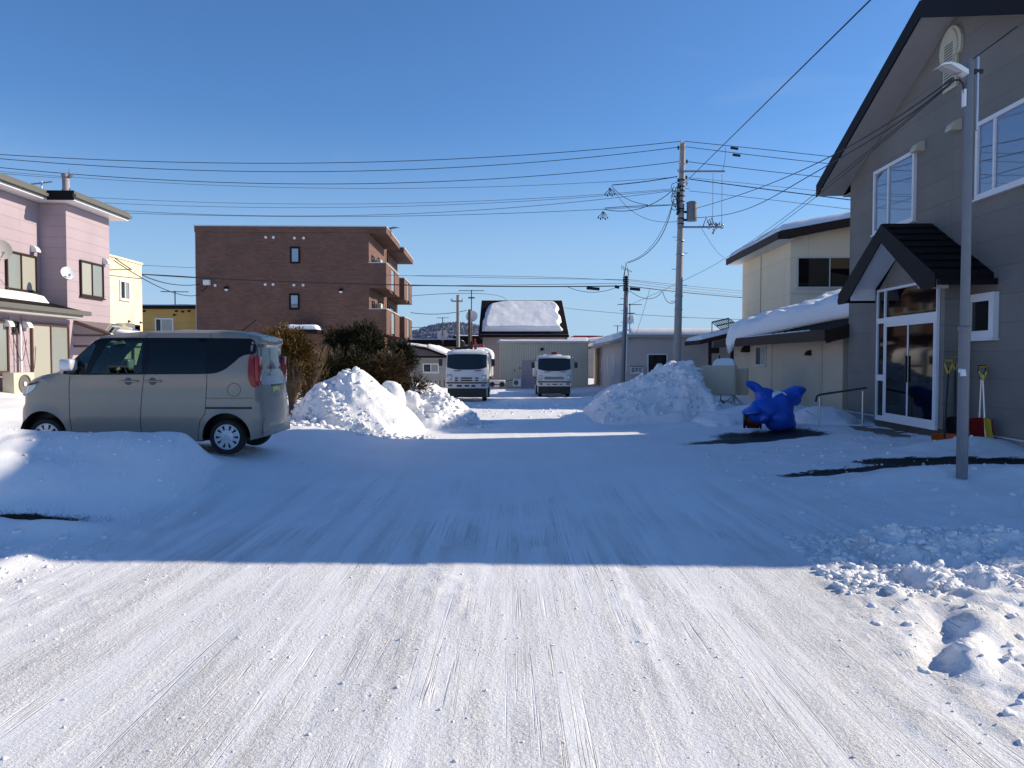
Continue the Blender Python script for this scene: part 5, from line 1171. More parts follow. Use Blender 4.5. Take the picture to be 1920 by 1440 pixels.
# ============================================================ two lorries facing the camera
def lorry(root, grille, crane=False, beacon=False):
    # local: front face at y = 0, x to the right
    Wd, Hc, z0 = .83, 2.0, .52
    rows = [(z0, .84, .04), (.62, .85, 0), (1.0, .85, .01), (1.28, .845, .05), (1.35, .84, .07), (1.85, .82, .19), (1.97, .81, .24), (2.03, .77, .33)]
    nx = 15; vs = []
    for (z, w_, y) in rows:
        for i in range(nx):
            u = -1 + 2 * i / (nx - 1); edge = abs(u) ** 8; vs.append((u * w_, y + .03 * u * u + .06 * edge, z))
    f = [(j * nx + i, j * nx + i + 1, (j + 1) * nx + i + 1, (j + 1) * nx + i) for j in range(len(rows) - 1) for i in range(nx - 1)]
    k = len(vs)
    for (z, w_, y) in rows:
        vs += [(-w_, 1.45, z), (w_, 1.45, z)]
    for j in range(len(rows) - 1):
        f += [(j * nx, (j + 1) * nx, k + 2 * (j + 1), k + 2 * j), (j * nx + nx - 1, k + 2 * j + 1, k + 2 * (j + 1) + 1, (j + 1) * nx + nx - 1), (k + 2 * j, k + 2 * j + 2, k + 2 * j + 3, k + 2 * j + 1)]
    tl_ = (len(rows) - 1) * nx; f.append(tuple([tl_ + i for i in range(nx)] + [k + 2 * len(rows) - 1, k + 2 * len(rows) - 2]))
    f.append(tuple([i for i in range(nx)][::-1] + [k, k + 1]))
    B().add(vs, f, True).build('cab', 'truck_white', root)
    def yf(z, u):
        zs = [r[0] for r in rows]; return float(np.interp(z, zs, [r[2] for r in rows])) + .03 * u * u + .06 * abs(u) ** 8
    def wf(z): return float(np.interp(z, [r[0] for r in rows], [r[1] for r in rows]))
    # windscreen with rounded lower corners
    b = B(); n_ = 17; m_ = 9; V0 = []
    for j in range(m_):
        for i in range(n_):
            u = -1 + 2 * i / (n_ - 1); zb = 1.27 + .10 * abs(u) ** 3; zt = 1.90 - .03 * abs(u) ** 4; z = zb + (zt - zb) * j / (m_ - 1)
            V0.append((u * wf(z) * .96, yf(z, u * .96) - .012, z))
    b.add(V0, [(j * n_ + i, j * n_ + i + 1, (j + 1) * n_ + i + 1, (j + 1) * n_ + i) for j in range(m_ - 1) for i in range(n_ - 1)], True)
    b.build('windscreen', 'glass_truck', root)
    b = B()
    for x in (-.45, .35): b.tube([(x - .05, -.0, 1.225), (x + .22, .02, 1.235)], .014, 5)
    b.build('wipers', 'black_plastic', root)
    b = B(); fy = -.03
    for (x0, x1, za, zb) in grille: b.rbox(x0, x1, fy, .05, za, zb, .006, 1)
    b.build('grille', 'black_plastic', root)
    B().rbox(-.82, .82, -.03, .06, .715, .765, .006, 1).build('bumper_gap', 'black_plastic', root)
    for s_ in (-1, 1):
        hl = B().rbox(min(s_ * .60, s_ * .81), max(s_ * .60, s_ * .81), -.004, .12, .84, 1.08, .02, 2).build('headlight', 'lamp_clear', root)
        B().lathe([(0, 0), (.06, 0), (.07, .02)], (s_ * .69, -.009, .96), (0, 1, 0), 14).build('reflector', 'wheel_silver', hl)
        B().rbox(min(s_ * .58, s_ * .74), max(s_ * .58, s_ * .74), -.006, .1, .60, .67, .01, 1).build('fog_lamp', 'gutter_grey', root)
        mr_ = B().rbox(min(s_ * .98, s_ * 1.13), max(s_ * .98, s_ * 1.13), .02, .10, 1.42, 1.70, .03, 2).build('mirror', 'black_plastic', root)
        B().tube([(s_ * .80, .2, 1.92), (s_ * .93, .05, 1.90), (s_ * .99, .05, 1.66)], .014, 6).build('mirror_arm', 'black_plastic', mr_)
        B().obox((s_ * .815, 0, 0), (0, 1, 0), Zv, (s_, 0, 0), .48, 1.25, 1.25, 1.82, .005, .02).build('side_window', 'glass_dark', root)
        B().tube([(s_ * .86, .40, .75), (s_ * .85, .42, 1.28)], .012, 5).build('door_seam', 'black_plastic', root)
        wh = B().lathe([(0, .10), (.16, .10), (.2, .06), (.34, .08), (.36, .04), (.36, -.10), (0, -.1)], (s_ * .70, .75, .34), (s_, 0, 0), 28).build('wheel', 'tyre', root)
        B().lathe([(0, .115), (.17, .115), (.19, .08)], (s_ * .70, .75, .34), (s_, 0, 0), 20).build('rim', 'wheel_silver', wh)
        wh = B().lathe([(0, .10), (.16, .10), (.2, .06), (.34, .08), (.36, .04), (.36, -.2), (0, -.2)], (s_ * .74, 3.5, .34), (s_, 0, 0), 28).build('wheel', 'tyre', root)
        B().lathe([(0, .115), (.17, .115), (.19, .08)], (s_ * .74, 3.5, .34), (s_, 0, 0), 20).build('rim', 'wheel_silver', wh)
    b = B(); b.box(-.78, .78, .07, .5, .16, .515); b.box(-.35, .35, .3, 4.9, .45, .62); b.box(-.30, .30, .5, 1.0, .22, .44); b.build('chassis', 'black_plastic', root)
    b = B(); b.box(-.95, .95, 1.7, 4.9, .86, .96)
    b.build('load_bed', 'truck_grey', root)
    b = B(); b.box(-.95, -.91, 1.7, 4.9, .963, 1.34); b.box(.91, .95, 1.7, 4.9, .963, 1.34); b.box(-.905, .905, 4.86, 4.9, .963, 1.34); b.box(-.905, .905, 1.7, 1.75, .963, 1.75)
    b.build('side_boards', 'truck_white', root)
    B().tube([(.93, .30, 1.0), (.95, .28, 1.85), (.93, .35, 1.95)], .035, 8).build('grab_pipe', 'truck_white', root)
    B().rbox(-.12, .12, -.02, .04, .55, .585, .005, 1).build('number_plate', 'label_white', root)
    if crane:
        b = B(); b.rbox(-.2, .2, 1.5, 1.68, .96, 1.9, .03, 1); b.tube([(.1, 1.6, 1.9), (.1, 1.6, 2.45)], .07, 8); b.tube([(.30, 1.6, 1.6), (.30, 1.6, 2.42)], .035, 6); b.tube([(.06, 1.6, 2.2), (-.55, 2.0, 2.12), (-.7, 4.4, 2.1)], .07, 6); b.build('crane', 'black_plastic', root)
        b = B(); b.tube([(.26, 1.55, 1.9), (.26, 1.55, 2.55)], .04, 6); b.rbox(.42, .62, 1.5, 1.6, 2.18, 2.3, .01, 1); b.build('crane_levers', 'red_lens', root)
        snow_slab('snow_load', (-.6, 1.8, 1.92), (1.0, 1.8, 1.92), (-.6, 4.6, 1.92), (1.0, 4.6, 1.92), .26, root, n=(24, 24), edge=.5, amp=.1, seed=130, low=.5)
        snow_slab('roof_snow', (-.68, .44, 2.02), (.68, .44, 2.02), (-.68, 1.42, 2.02), (.68, 1.42, 2.02), .06, root, n=(40, 14), edge=.1, amp=.05, seed=131, nfreq=4)
    if beacon:
        b = B(); b.rbox(-.14, .14, .55, .75, 2.06, 2.22, .03, 2); b.build('beacon', 'red_lens', root)
        snow_slab('roof_snow', (-.55, .48, 2.02), (.40, .48, 2.02), (-.55, 1.3, 2.02), (.40, 1.3, 2.02), .06, root, n=(40, 14), edge=.08, amp=.05, seed=132, nfreq=4)
glass_dark('glass_truck', (.012, .02, .024), .06); simple('lamp_clear', (.45, .47, .48), rough=.15, metal=.2)
G1 = [(-.24, .22, .905, .955), (-.24, .22, .81, .86), (-.48, -.36, .905, .955), (-.48, -.36, .81, .86), (.34, .46, .905, .955), (.34, .46, .81, .86), (-.40, -.20, .585, .655), (-.08, .09, .585, .655), (.19, .35, .585, .655)]
G2 = [(-.48, .44, .945, .975), (-.50, .46, .87, .90), (-.12, .14, .60, .64), (-.36, -.24, .60, .64), (.26, .38, .60, .64)]
l1 = thing('parked_lorry', 'white flatbed lorry with a small crane behind its cab, left of the yard entrance', 'lorry', (-1.82, 30.9, gh(-1.8, 31.5) + .02), R(0))
lorry(l1, G1, crane=True)
l2 = thing('parked_lorry', 'white lorry with a red beacon on its roof parked before the corrugated shed', 'lorry', (2.0, 36.2, gh(2, 36.6) + .0), R(0)); l2.scale = (.96, .96, .96)
lorry(l2, G2, beacon=True)
# ============================================================ street lamp, poles
lpz = 9.5; lp0 = P(1803, 912, lpz)
sl_ = thing('street_lamp', 'slim grey steel street lamp post before the grey house with a small flat lamp head', 'street lamp', (lp0.x, lp0.y, gh(lp0.x, lp0.y) - .02), 0)
zt = P(1812, 112, lpz).z - sl_.location.z
def lzz(py): return P(1812, py, lpz).z - sl_.location.z
B().tube([(0, 0, -.3), (0, 0, lzz(617))], .066, 16).build('lower_post', 'pole_steel', sl_)
b = B(); b.tube([(0, 0, lzz(617)), (0, 0, zt)], .056, 16, .048); b.lathe([(.075, -.03), (.08, 0), (.075, .03), (.06, .04)], (0, 0, lzz(617)), (0, 0, 1), 16); b.build('upper_post', 'pole_steel', sl_)
b = B(); b.tube([(.085, -.02, lzz(245)), (.085, -.02, lzz(108))], .017, 8); b.build('conduit', 'steel_rail', sl_)
B().rbox(.03, .15, -.04, .02, lzz(134) - .03, lzz(134) + .02, .01, 1).build('clamp', 'black_plastic', sl_)
# lamp head pointing left
hd = B(); Lh = .34
prof = [(-.05, -.035), (-.05, .02), (-.16, .085), (-.27, .115), (-.35, .10), (-.42, .055), (-.40, .06), (-.34, .082), (-.26, .085), (-.12, .0)]
zc = lzz(137); hd.prism([(x, -.07, zc + z) for x, z in prof], (0, .14, 0)); h_ = hd.build('lamp_head', 'label_white', sl_)
B().prism([(-.36, -.055, zc + .075), (-.26, -.055, zc + .078), (-.12, -.055, zc - .005), (-.20, -.055, zc - .01), (-.34, -.055, zc + .05)], (0, .11, 0)).build('diffuser', 'soffit', h_)
B().box(-.075, -.05, -.03, .03, lzz(200), lzz(168)).build('name_plate', 'label_white', sl_)
B().tube([(-.062, -.02, lzz(695)), (-.045, -.055, lzz(695) - .0), (-.04, -.058, lzz(705))], .035, 8).build('sticker', 'label_white', sl_)
B().tube([(-.20, 0, lzz(150)), (-.12, 0, lzz(150)), (-.075, 0, lzz(158)), (-.065, 0, lzz(175))], .012, 6).build('cable_bracket', 'wire', sl_)

Y1 = 30.0
pa, pb = P(1268, 700, Y1), P(1280, 268, Y1)
up = thing('utility_pole', 'tall tapering concrete utility pole carrying a grey transformer', 'utility pole', (pa.x, Y1, gh(pa.x, Y1) - .1), 0)
up0 = Vector(up.location); top_ = Vector((pb.x, Y1, pb.z)) - up0
def U(px, py, dy=0): v = P(px, py, Y1 + dy) - up0; return v
B().tube([(0, 0, 0), top_], .165, 18, .10).build('shaft', 'pole_concrete', up)
def ax(py):   # point on the pole axis at that photo height
    z = P(1275, py, Y1).z - up0.z; return Vector((top_.x * z / top_.z, 0, z))
b = B(); b.tube([ax(323) + Vector((-.15, -.14, 0)), ax(323) + Vector((1.62, -.14, 0))], .04, 6); b.build('crossarm', 'galvanised', up)
b = B(); b.tube([ax(427) + Vector((-.15, -.14, 0)), ax(427) + Vector((1.62, -.14, 0))], .042, 6); b.build('crossarm', 'galvanised', up)
tf = B().lathe([(0, 0), (.19, 0), (.20, .03), (.20, .66), (.215, .67), (.215, .72), (.12, .76), (0, .77)], ax(415) + Vector((.42, -.05, 0)), (0, 0, 1), 24).build('transformer', 'transformer', up)
b = B()
for py in (398, 413): b.tube([ax(py) + Vector((.08, -.05, 0)), ax(py) + Vector((.24, -.05, 0))], .05, 6)
b.build('transformer_bracket', 'black_plastic', up)
for i, (px, py) in enumerate(((1277, 266), (1272, 277), (1274, 303), (1288, 303), (1272, 320), (1272, 338), (1272, 357), (1270, 400), (1271, 415), (1287, 333), (1288, 345))):
    c = U(px, py, -.12); B().lathe([(0, -.07), (.05, -.06), (.03, -.02), (.055, 0), (.03, .03), (.045, .06), (0, .08)], c, (0, 0, 1), 8).build('insulator', 'wire' if i % 2 else 'insulator', up)
for z0 in (338, 350, 358, 368, 378, 392, 410, 420): 
    B().lathe([(.125, -.025), (.14, 0), (.125, .025)], ax(z0), (0, 0, 1), 14).build('band', 'black_plastic', up)
rs = random.Random(5)
for k in range(12):       # loops of cable bunched beside the pole
    c = ax(rs.uniform(345, 385)) + Vector((rs.uniform(-.28, -.05), rs.uniform(-.2, .1), 0)); r_ = rs.uniform(.10, .24); a0 = rs.uniform(0, 6)
    B().tube([c + Vector((r_ * math.cos(a0 + t) * .8, r_ * .4 * math.sin(a0 + t * 1.3), r_ * math.sin(a0 + t) * 1.2)) for t in np.linspace(0, 4.4, 12)], .013, 4).build('cable_loop', 'wire', up)
B().tube([ax(345) + Vector((-.12, -.1, 0)), ax(372) + Vector((-.17, -.1, 0)), ax(400) + Vector((-.12, -.12, 0))], .06, 6).build('cable_bundle', 'wire', up)
for x_, a_, c_ in ((1337, 325, 425), (1354, 327, 423)): B().tube([U(x_, a_, -.14), U(x_ - .8, c_, -.14)], .010, 4).build('drop_wire', 'wire_grey', up)
for x_ in (1330, 1338, 1344, 1354):
    B().lathe([(0, -.12), (.04, -.1), (.055, -.05), (.03, 0), (.055, .05), (.03, .1), (0, .12)], U(x_, 427 if x_ != 1338 else 434, -.14) + Vector((0, 0, .06 if x_ != 1338 else 0)), (0.3, 0, 1), 10).build('cutout', 'insulator', up)
b = B()
for k in range(5):
    p_ = [U(1318 + k * 8, 425 - 8 * (k % 3), -.2), U(1324 + k * 6, 408 + 3 * k, -.1), U(1330 + k * 5, 422, -.2)]; b.tube(p_, .022, 4)
b.build('fuse_leads', 'wire', up)
for k in range(9):
    z = 3.2 + k * .62; s_ = -1 if k % 2 else 1; t_ = top_.x * z / top_.z; B().tube([(t_ + s_ * .12, 0, z), (t_ + s_ * .30, 0, z)], .012, 5).build('step_bolt', 'galvanised', up)
for i, py in enumerate((700 - 120, 555, 478, 452)): B().lathe([(.15, -.03), (.165, 0), (.15, .03)], ax(py) , (0, 0, 1), 14).build('band', 'galvanised', up)

Y2 = 35.5
pa2, pb2 = P(1167, 700, Y2), P(1174, 517, Y2)
sp2 = thing('utility_pole', 'shorter slender pole with cable boxes before the white workshop', 'utility pole', (pa2.x, Y2, gh(pa2.x, Y2) - .3), 0)
s20 = Vector(sp2.location); t2_ = Vector((pb2.x, Y2, pb2.z)) - s20
B().tube([(0, 0, 0), t2_], .115, 14, .075).build('shaft', 'pole_steel', sp2)
B().tube([Vector((.115, -.02, 0)), t2_ + Vector((.085, -.02, -.6))], .03, 6).build('conduit', 'label_white', sp2)
def U2(px, py, dy=0): return P(px, py, Y2 + dy) - s20
b = B(); b.tube([U2(1170, 517), U2(1174, 492), U2(1179, 517)], .03, 5); b.build('top_bracket', 'wire_grey', sp2)
for k in range(6): B().tube([U2(1166 + k * 3, 497 + 2 * k), U2(1165 + k * 4, 505 + k), U2(1168 + k * 3, 500 + 2 * k)], .012, 4).build('cable_loop', 'wire', sp2)
for (x0, x1, y_) in ((1100, 1124, 540), (1153, 1161, 537), (1181, 1200, 541)):
    B().tube([U2(x0, y_), U2(x1, y_ + 2)], .07, 8).build('splice_case', 'wire', sp2)
for k in range(7): B().rbox(*[v for p_ in ((U2(1169, 520 + k * 4).x - .03, U2(1169, 520 + k * 4).x + .22), (-.12, .0), (U2(1169, 520 + k * 4).z - .04, U2(1169, 520 + k * 4).z + .03)) for v in p_], .01, 1).build('clamp', 'wire', sp2)
for k in range(5): B().tube([U2(1163, 560 + 22 * k), U2(1178, 560 + 22 * k)], .012, 4).build('step_bolt', 'galvanised', sp2)

# far poles
def farpole(label, px, y0, y1, Y, r, arms, mat='pole_concrete'):
    a, c = P(px, y0, Y), P(px, y1, Y); t = thing('utility_pole', label, 'utility pole', (a.x, Y, -.3), 0)
    B().tube([(0, 0, 0), (0, 0, c.z + .3)], r * 1.3, 10, r).build('shaft', mat, t)
    for (x0, x1, y_) in arms:
        p_, q_ = P(x0, y_, Y) - t.location, P(x1, y_, Y) - t.location; ar = B().tube([p_ + Vector((0, -.12, 0)), q_ + Vector((0, -.12, 0))], .045, 5).build('crossarm', mat, t)
        for k in (0, 1): B().tube([(p_ if k == 0 else q_) + Vector((0, -.12, 0)), (p_ if k == 0 else q_) + Vector((0, -.12, .16))], .05, 6).build('insulator', 'insulator', ar)
    return t
farpole('far grey utility pole with one crossarm, left of the barn', 859, 700, 553, 48, .10, ((847, 868, 565),))
farpole('far dark wooden pole without crossarm beside the barn', 880.5, 700, 580, 47, .085, (), 'wood_pole')
yagi('television_aerial', 'tall thin aerial mast with two tiers left of the barn', P(884, 545, 49), 0, 1.6, 6, 4.4, .12, two=True, fat=.018)
yagi('television_aerial', 'tall thin aerial mast above the dark-roofed house', P(830, 596, 60), 0, .9, 5, 2.2, .1, fat=.018)
yagi('television_aerial', 'aerial mast beside the shorter utility pole on the workshop roof', P(1181, 571, 39), .1, 1.15, 7, 2.0, .28, two=True, fat=.014)
yagi('television_aerial', 'thin far aerial left of the shorter utility pole', P(1158, 611, 60), .1, .6, 4, 1.4, .2, fat=.018)
dish('white dish low on the tall aerial mast left of the barn', P(885, 594, 48.8), (-.1, -.9, .3), .38)
dish('white dish above the dark-roofed house', P(830, 629, 60), (-.1, -.9, .3), .42)
dish('white dish turned sideways beside the shorter utility pole', P(1184, 600, 38.9), (-.75, -.55, .25), .24)

# ============================================================ overhead wires
def wire(label, pts, r=.012, group=None, mat='wire', n=36, name='overhead_wire', ext=0):
    """pts = [(px, py, depth)] three or more real points the wire hangs through"""
    Q = [P(*p) for p in pts]
    if ext: Q.append(Q[-1] + (Q[-1] - Q[-2]).normalized() * ext)
    ts = [0]
    for a, c in zip(Q, Q[1:]): ts.append(ts[-1] + (c - a).length)
    ts = np.array(ts) / ts[-1]; A = np.array([tuple(q_) for q_ in Q]); dg = min(len(Q) - 1, 4 if len(Q) > 4 else 2) if not ext else 1
    out = np.stack([np.polyval(np.polyfit(ts, A[:, k], dg), np.linspace(0, 1, n)) for k in range(3)], 1)
    o0 = Vector(out[0]); b = B(o0); b.tube([Vector(p) for p in out], r, 5); o = b.build(name, mat); o.location = o0
    return tag(o, label, 'wire', group)
gl_ = 'power lines running left from the tall utility pole'; grp = 'power lines running right from the tall utility pole'; gd = 'low cables crossing behind the houses'
wire('topmost wire running left from the tall pole', [(-40, 287, 28), (560, 306, 29), (1275, 265, 30)], .013, gl_)
wire('second highest wire running left from the tall pole', [(-40, 294, 28), (560, 322, 29), (1272, 276, 30)], .013, gl_)
wire('third wire down running left from the tall pole', [(-40, 310, 28), (600, 345, 29), (1273, 303, 30)], .013, gl_)
wire('faint thin wire just under the third wire on the left', [(-40, 318, 30), (560, 352, 31), (1270, 332, 30.2)], .008, gl_, 'wire_grey')
wire('thin upper wire of the lower bunch left of the tall pole', [(150, 369, 31), (700, 382, 31), (1262, 354, 30)], .008, gl_, 'wire_grey')
wire('thin middle wire of the lower bunch left of the tall pole', [(130, 377, 31), (700, 388, 31), (1262, 356, 30)], .008, gl_, 'wire_grey')
wire('lower wire of the bunch left of the tall pole', [(200, 393, 31), (700, 403, 31), (1258, 358, 30)], .009, gl_)
wire('lowest wire of the bunch left of the tall pole', [(200, 398, 31), (700, 406, 31), (1140, 391, 30), (1262, 385, 30)], .009, gl_)
wire('short thick cable ending in a knot left of the pole', [(1148, 347, 30), (1205, 341, 30), (1270, 331, 30)], .018, gl_)
wire('slack cable hanging from the upper knot to the pole', [(1146, 348, 30), (1180, 375, 30), (1215, 384, 30)], .012, gl_)
wire('slack thin cable drooping lowest beside the pole', [(1150, 355, 30), (1200, 405, 30), (1272, 415, 30)], .009, gl_, 'wire_grey')
wire('thick cable rising from the lower knot to the pole', [(1131, 392, 30), (1180, 395, 30), (1262, 356, 30)], .014, gl_)
wire('nearly level cable from the lower knot to the pole', [(1134, 390, 30), (1200, 386, 30), (1270, 384, 30)], .014, gl_)
for k, (px, py, lab) in enumerate(((1143, 352, 'upper bunch of loose cable ends left of the pole'), (1130, 396, 'lower bunch of loose cable ends left of the pole'))):
    o0 = P(px, py, 30); b = B(o0)
    for j in range(5):
        q_ = o0 + Vector(((j - 2) * .09, 0, -.22 - .05 * (j % 2))); b.tube([o0, (o0 + q_) / 2 + Vector((.04, 0, 0)), q_], .012, 4); b.tube([q_, q_ + Vector((.02, 0, -.06))], .03, 5)
    o = b.build('cable_ends', 'wire'); o.location = o0; tag(o, lab, 'cable ends')
wire('topmost wire running right from the tall pole', [(1284, 265, 30), (1430, 280, 29), (1640, 303, 28)], .012, grp)
wire('second wire running right from the tall pole', [(1284, 275, 30), (1430, 293, 29), (1640, 316, 28)], .012, grp)
wire('third wire running right from the tall pole', [(1288, 303, 30), (1430, 320, 29), (1640, 342, 28)], .012, grp)
wire('thick black cable running right from the tall pole', [(1293, 336, 30), (1430, 354, 29), (1660, 383, 28)], .018, grp)
wire('thin wire just above the thick black cable', [(1290, 333, 30), (1430, 347, 29), (1660, 372, 28)], .007, grp, 'wire_grey')
wire('thin wire falling to the cream house roof from the tall pole', [(1292, 358, 30), (1430, 373, 29.5), (1640, 398, 28)], .009, grp, 'wire_grey')
for (px, py, lab) in ((1377, 278, 'small black sleeve on the topmost right-hand wire'), (1381, 291, 'small black sleeve on the second right-hand wire')):
    p_ = P(px, py, 29.4); o = B(p_).tube([p_ + Vector((-.14, 0, .02)), p_ + Vector((.14, 0, -.02))], .05, 8).build('wire_sleeve', 'wire'); o.location = p_; tag(o, lab, 'wire sleeve')
wire('thin lead dropping from the right-hand wires to the upper crossarm', [(1360, 276, 29.5), (1359, 300, 29.7), (1354, 322, 29.86)], .008, grp, 'wire_grey')
wire('long black cable rising steeply over the street to the top edge', [(1284, 343, 30), (1650, -18, 9.2)], .011, None, ext=16)
wire('upper of the two slack cables from the transformer to the street lamp', [(1307, 390, 29.9), (1500, 322, 19), (1640, 245, 13.5), (1786, 148, 9.5)], .011, 'cables from the street lamp to the tall pole')
wire('lower of the two slack cables from the transformer to the street lamp', [(1306, 408, 29.9), (1400, 392, 25), (1500, 340, 18.5), (1640, 258, 13), (1786, 152, 9.5)], .011, 'cables from the street lamp to the tall pole')
wire('first thin service cable from the street lamp to the cream house eave', [(1357, 486, 33), (1480, 400, 20), (1640, 276, 13), (1784, 152, 9.5)], .007, 'cables from the street lamp to the tall pole')
wire('second thin service cable from the street lamp to the cream house eave', [(1360, 488, 33), (1486, 403, 20), (1646, 274, 13), (1786, 154, 9.5)], .007, 'cables from the street lamp to the tall pole')
wire('short taut cable from the street lamp top up to the grey gable', [(1825, 110, 9.45), (1866, 80, 10.1), (1906, 50, 10.9)], .009, None)
wire('curved cable from the lower crossarm to the cream house eave corner', [(1312, 422, 29.8), (1330, 452, 31), (1357, 482, 34)], .008, None, 'wire_grey')
wire('thin line crossing below from the cream eave past the tall pole', [(1357, 485, 36), (1290, 522, 33), (1180, 572, 35), ], .008, gd, 'wire_grey')
wire('thicker slack cable from the tall pole down to the shorter pole', [(1263, 372, 30), (1240, 440, 32), (1210, 478, 34), (1176, 493, 35.5)], .016, gd)
wire('thinner slack cable from the tall pole down to the shorter pole', [(1262, 380, 30), (1232, 445, 32), (1205, 478, 34), (1176, 491, 35.5)], .010, gd, 'wire_grey')
wire('thick low cable passing over the brick building front', [(210, 510, 33), (560, 529, 34), (850, 536, 35), (1100, 537, 35.5), (1168, 536, 35.5)], .024, gd)
wire('thin cable just above the thick low cable', [(240, 496, 33), (700, 515, 34), (1169, 524, 35.5)], .009, gd, 'wire_grey')
wire('upper thin cable meeting the shorter pole from the left', [(770, 517, 36), (1000, 519, 36), (1170, 526, 35.5)], .009, gd, 'wire_grey')
wire('thin line left of the shorter pole ending below its top', [(770, 536, 37), (980, 534, 36), (1168, 531, 35.5)], .010, gd, 'wire_grey')
wire('drooping cable below the splice case left of the shorter pole', [(1060, 536, 35.5), (1112, 548, 35.5), (1160, 537, 35.5)], .012, gd)
wire('thick cable running right from the shorter pole', [(1176, 536, 35.5), (1290, 549, 39), (1420, 560, 43)], .022, gd)
wire('highest thin wire running right from the shorter pole', [(1178, 524, 35.5), (1300, 537, 39), (1420, 548, 43)], .010, gd)
wire('second thin wire running right from the shorter pole', [(1178, 526, 35.5), (1300, 541, 39), (1420, 552, 43)], .010, gd, 'wire_grey')
wire('third thin wire running right from the shorter pole', [(1178, 530, 35.5), (1300, 546, 39), (1420, 557, 43)], .010, gd, 'wire_grey')
wire('deep slack loop of cable between the two poles', [(1180, 545, 35.5), (1212, 560, 34), (1242, 546, 32)], .012, gd)
wire('slack loop of cable touching the tall pole', [(1243, 547, 32), (1252, 566, 31), (1266, 567, 30)], .012, gd)
wire('thin guy wire slanting from the cable to the workshop roof', [(1218, 543, 35), (1206, 585, 36), (1192, 628, 37)], .008, gd, 'wire_grey')
wire('distant wire right of the barn dipping to the right', [(1055, 577, 52), (1200, 590, 47), (1420, 600, 43)], .012, gd, 'wire_grey')
wire('cable from the brick balconies to the far crossarm pole', [(770, 586, 50), (815, 589, 49), (875, 582, 48)], .02, gd, 'wire_grey')
wire('upper cable from the brick building over the far crossarm pole', [(770, 555, 50), (859, 550, 48), (950, 564, 56)], .016, gd, 'wire_grey')
wire('lowest cable left of the far crossarm pole', [(770, 614, 52), (815, 612, 50), (858, 604, 48)], .018, gd, 'wire_grey')
wire('thick cable from behind the pink house to the brick wall', [(216, 512, 28), (300, 516, 33), (374, 521, 44.9)], .024, gd)
wire('upper drooping cable from the pink house to the brick wall', [(216, 485, 26), (255, 508, 30), (310, 532, 36), (374, 533, 44.9)], .020, gd)
wire('lower drooping cable from the pink house to the brick wall', [(216, 490, 26), (275, 525, 31), (330, 552, 36), (374, 552, 44.9)], .018, gd)
wire('thin cable near the left edge crossing the pink roofline', [(-30, 322, 24), (60, 330, 25), (122, 334, 26)], .008, gl_, 'wire_grey')
wire('thin cable trailing from the lower left across the pink wall', [(-20, 500, 19), (10, 535, 19.6), (30, 556, 20.2)], .006, None, 'wire_grey')

# ============================================================ ploughed heaps
def heap(name, label, cx, cy, lx_, ly_, fn, n=(150, 120), mat='pile_snow'):
    xs = np.linspace(cx - lx_, cx + lx_, n[0]); ys = np.linspace(cy - ly_, cy + ly_, n[1]); x, y = np.meshgrid(xs, ys)
    h = fn(x, y); rim = np.minimum(np.minimum(x - xs[0], xs[-1] - x) / lx_, np.minimum(y - ys[0], ys[-1] - y) / ly_)
    z = G(x, y) - .12 * (1 - ss(0, .1, h)) + h * ss(0, .12, rim) - .05 * (1 - ss(0, .1, rim))
    o = np_mesh(name, np.stack([x.ravel(), y.ravel(), z.ravel()], 1), grid_faces(*n), mat, loc=(cx, cy, 0)); return tag(o, label, 'snow heap')
def nz_(x, y, s, f=1.5, o=4): return fbm(x * f, y * f, s, o) - .5
def clods(x, y, s, f=3.0):
    c = np.abs(vn(x * f + .4 * vn(x * 5, y * 5, s + 9), y * f, s) - .5) * 2; return 1 - c
def h_left(x, y):
    wx_ = x + .25 * nz_(x, y, 301, .8); wy_ = y + .25 * nz_(x, y, 302, .8)
    r = np.sqrt(((wx_ + 3.55) / 1.56) ** 2 + ((wy_ - 17.75) / 1.35) ** 2)
    h = 1.16 * np.clip(1 - r ** 1.6, 0, 1) ** .85 * (1 + .30 * ss(-2.6, -4.2, x) * 0) + .10 * np.exp(-((x + 3.4) / .25) ** 2 - ((y - 17.5) / .4) ** 2)
    # smooth blade-pressed face towards the street, clods on its left half
    rough = ss(-3.1, -3.9, x); h = h + (h > .02) * (rough * (.26 * nz_(x, y, 303, 2.2) + .20 * np.clip(clods(x, y, 304) - .45, 0, 1)) + .07 * nz_(x * .6, y * 2.2 + x, 305, 3))
    h = h + (h > .05) * (.05 * nz_(x, y, 306, 7) * (.3 + rough))
    return h
heap('snow_heap', 'tall sunlit snow heap with a scraped face right behind the van', -3.4, 17.7, 2.4, 1.9, h_left, (190, 150))
def h_back(x, y):
    r = np.sqrt(((x + 2.1 + .2 * nz_(x, y, 311)) / 1.28) ** 2 + ((y - 20.2) / 1.6) ** 2)
    h = .80 * np.clip(1 - r ** 1.5, 0, 1) ** .85; return h + (h > .03) * (.20 * nz_(x, y, 312, 2.4) + .10 * np.clip(clods(x, y, 313, 4) - .5, 0, 1))
heap('snow_heap', 'lower rough snow heap trailing down to the road behind the tall one', -1.85, 20.2, 2.0, 2.0, h_back, (130, 120))
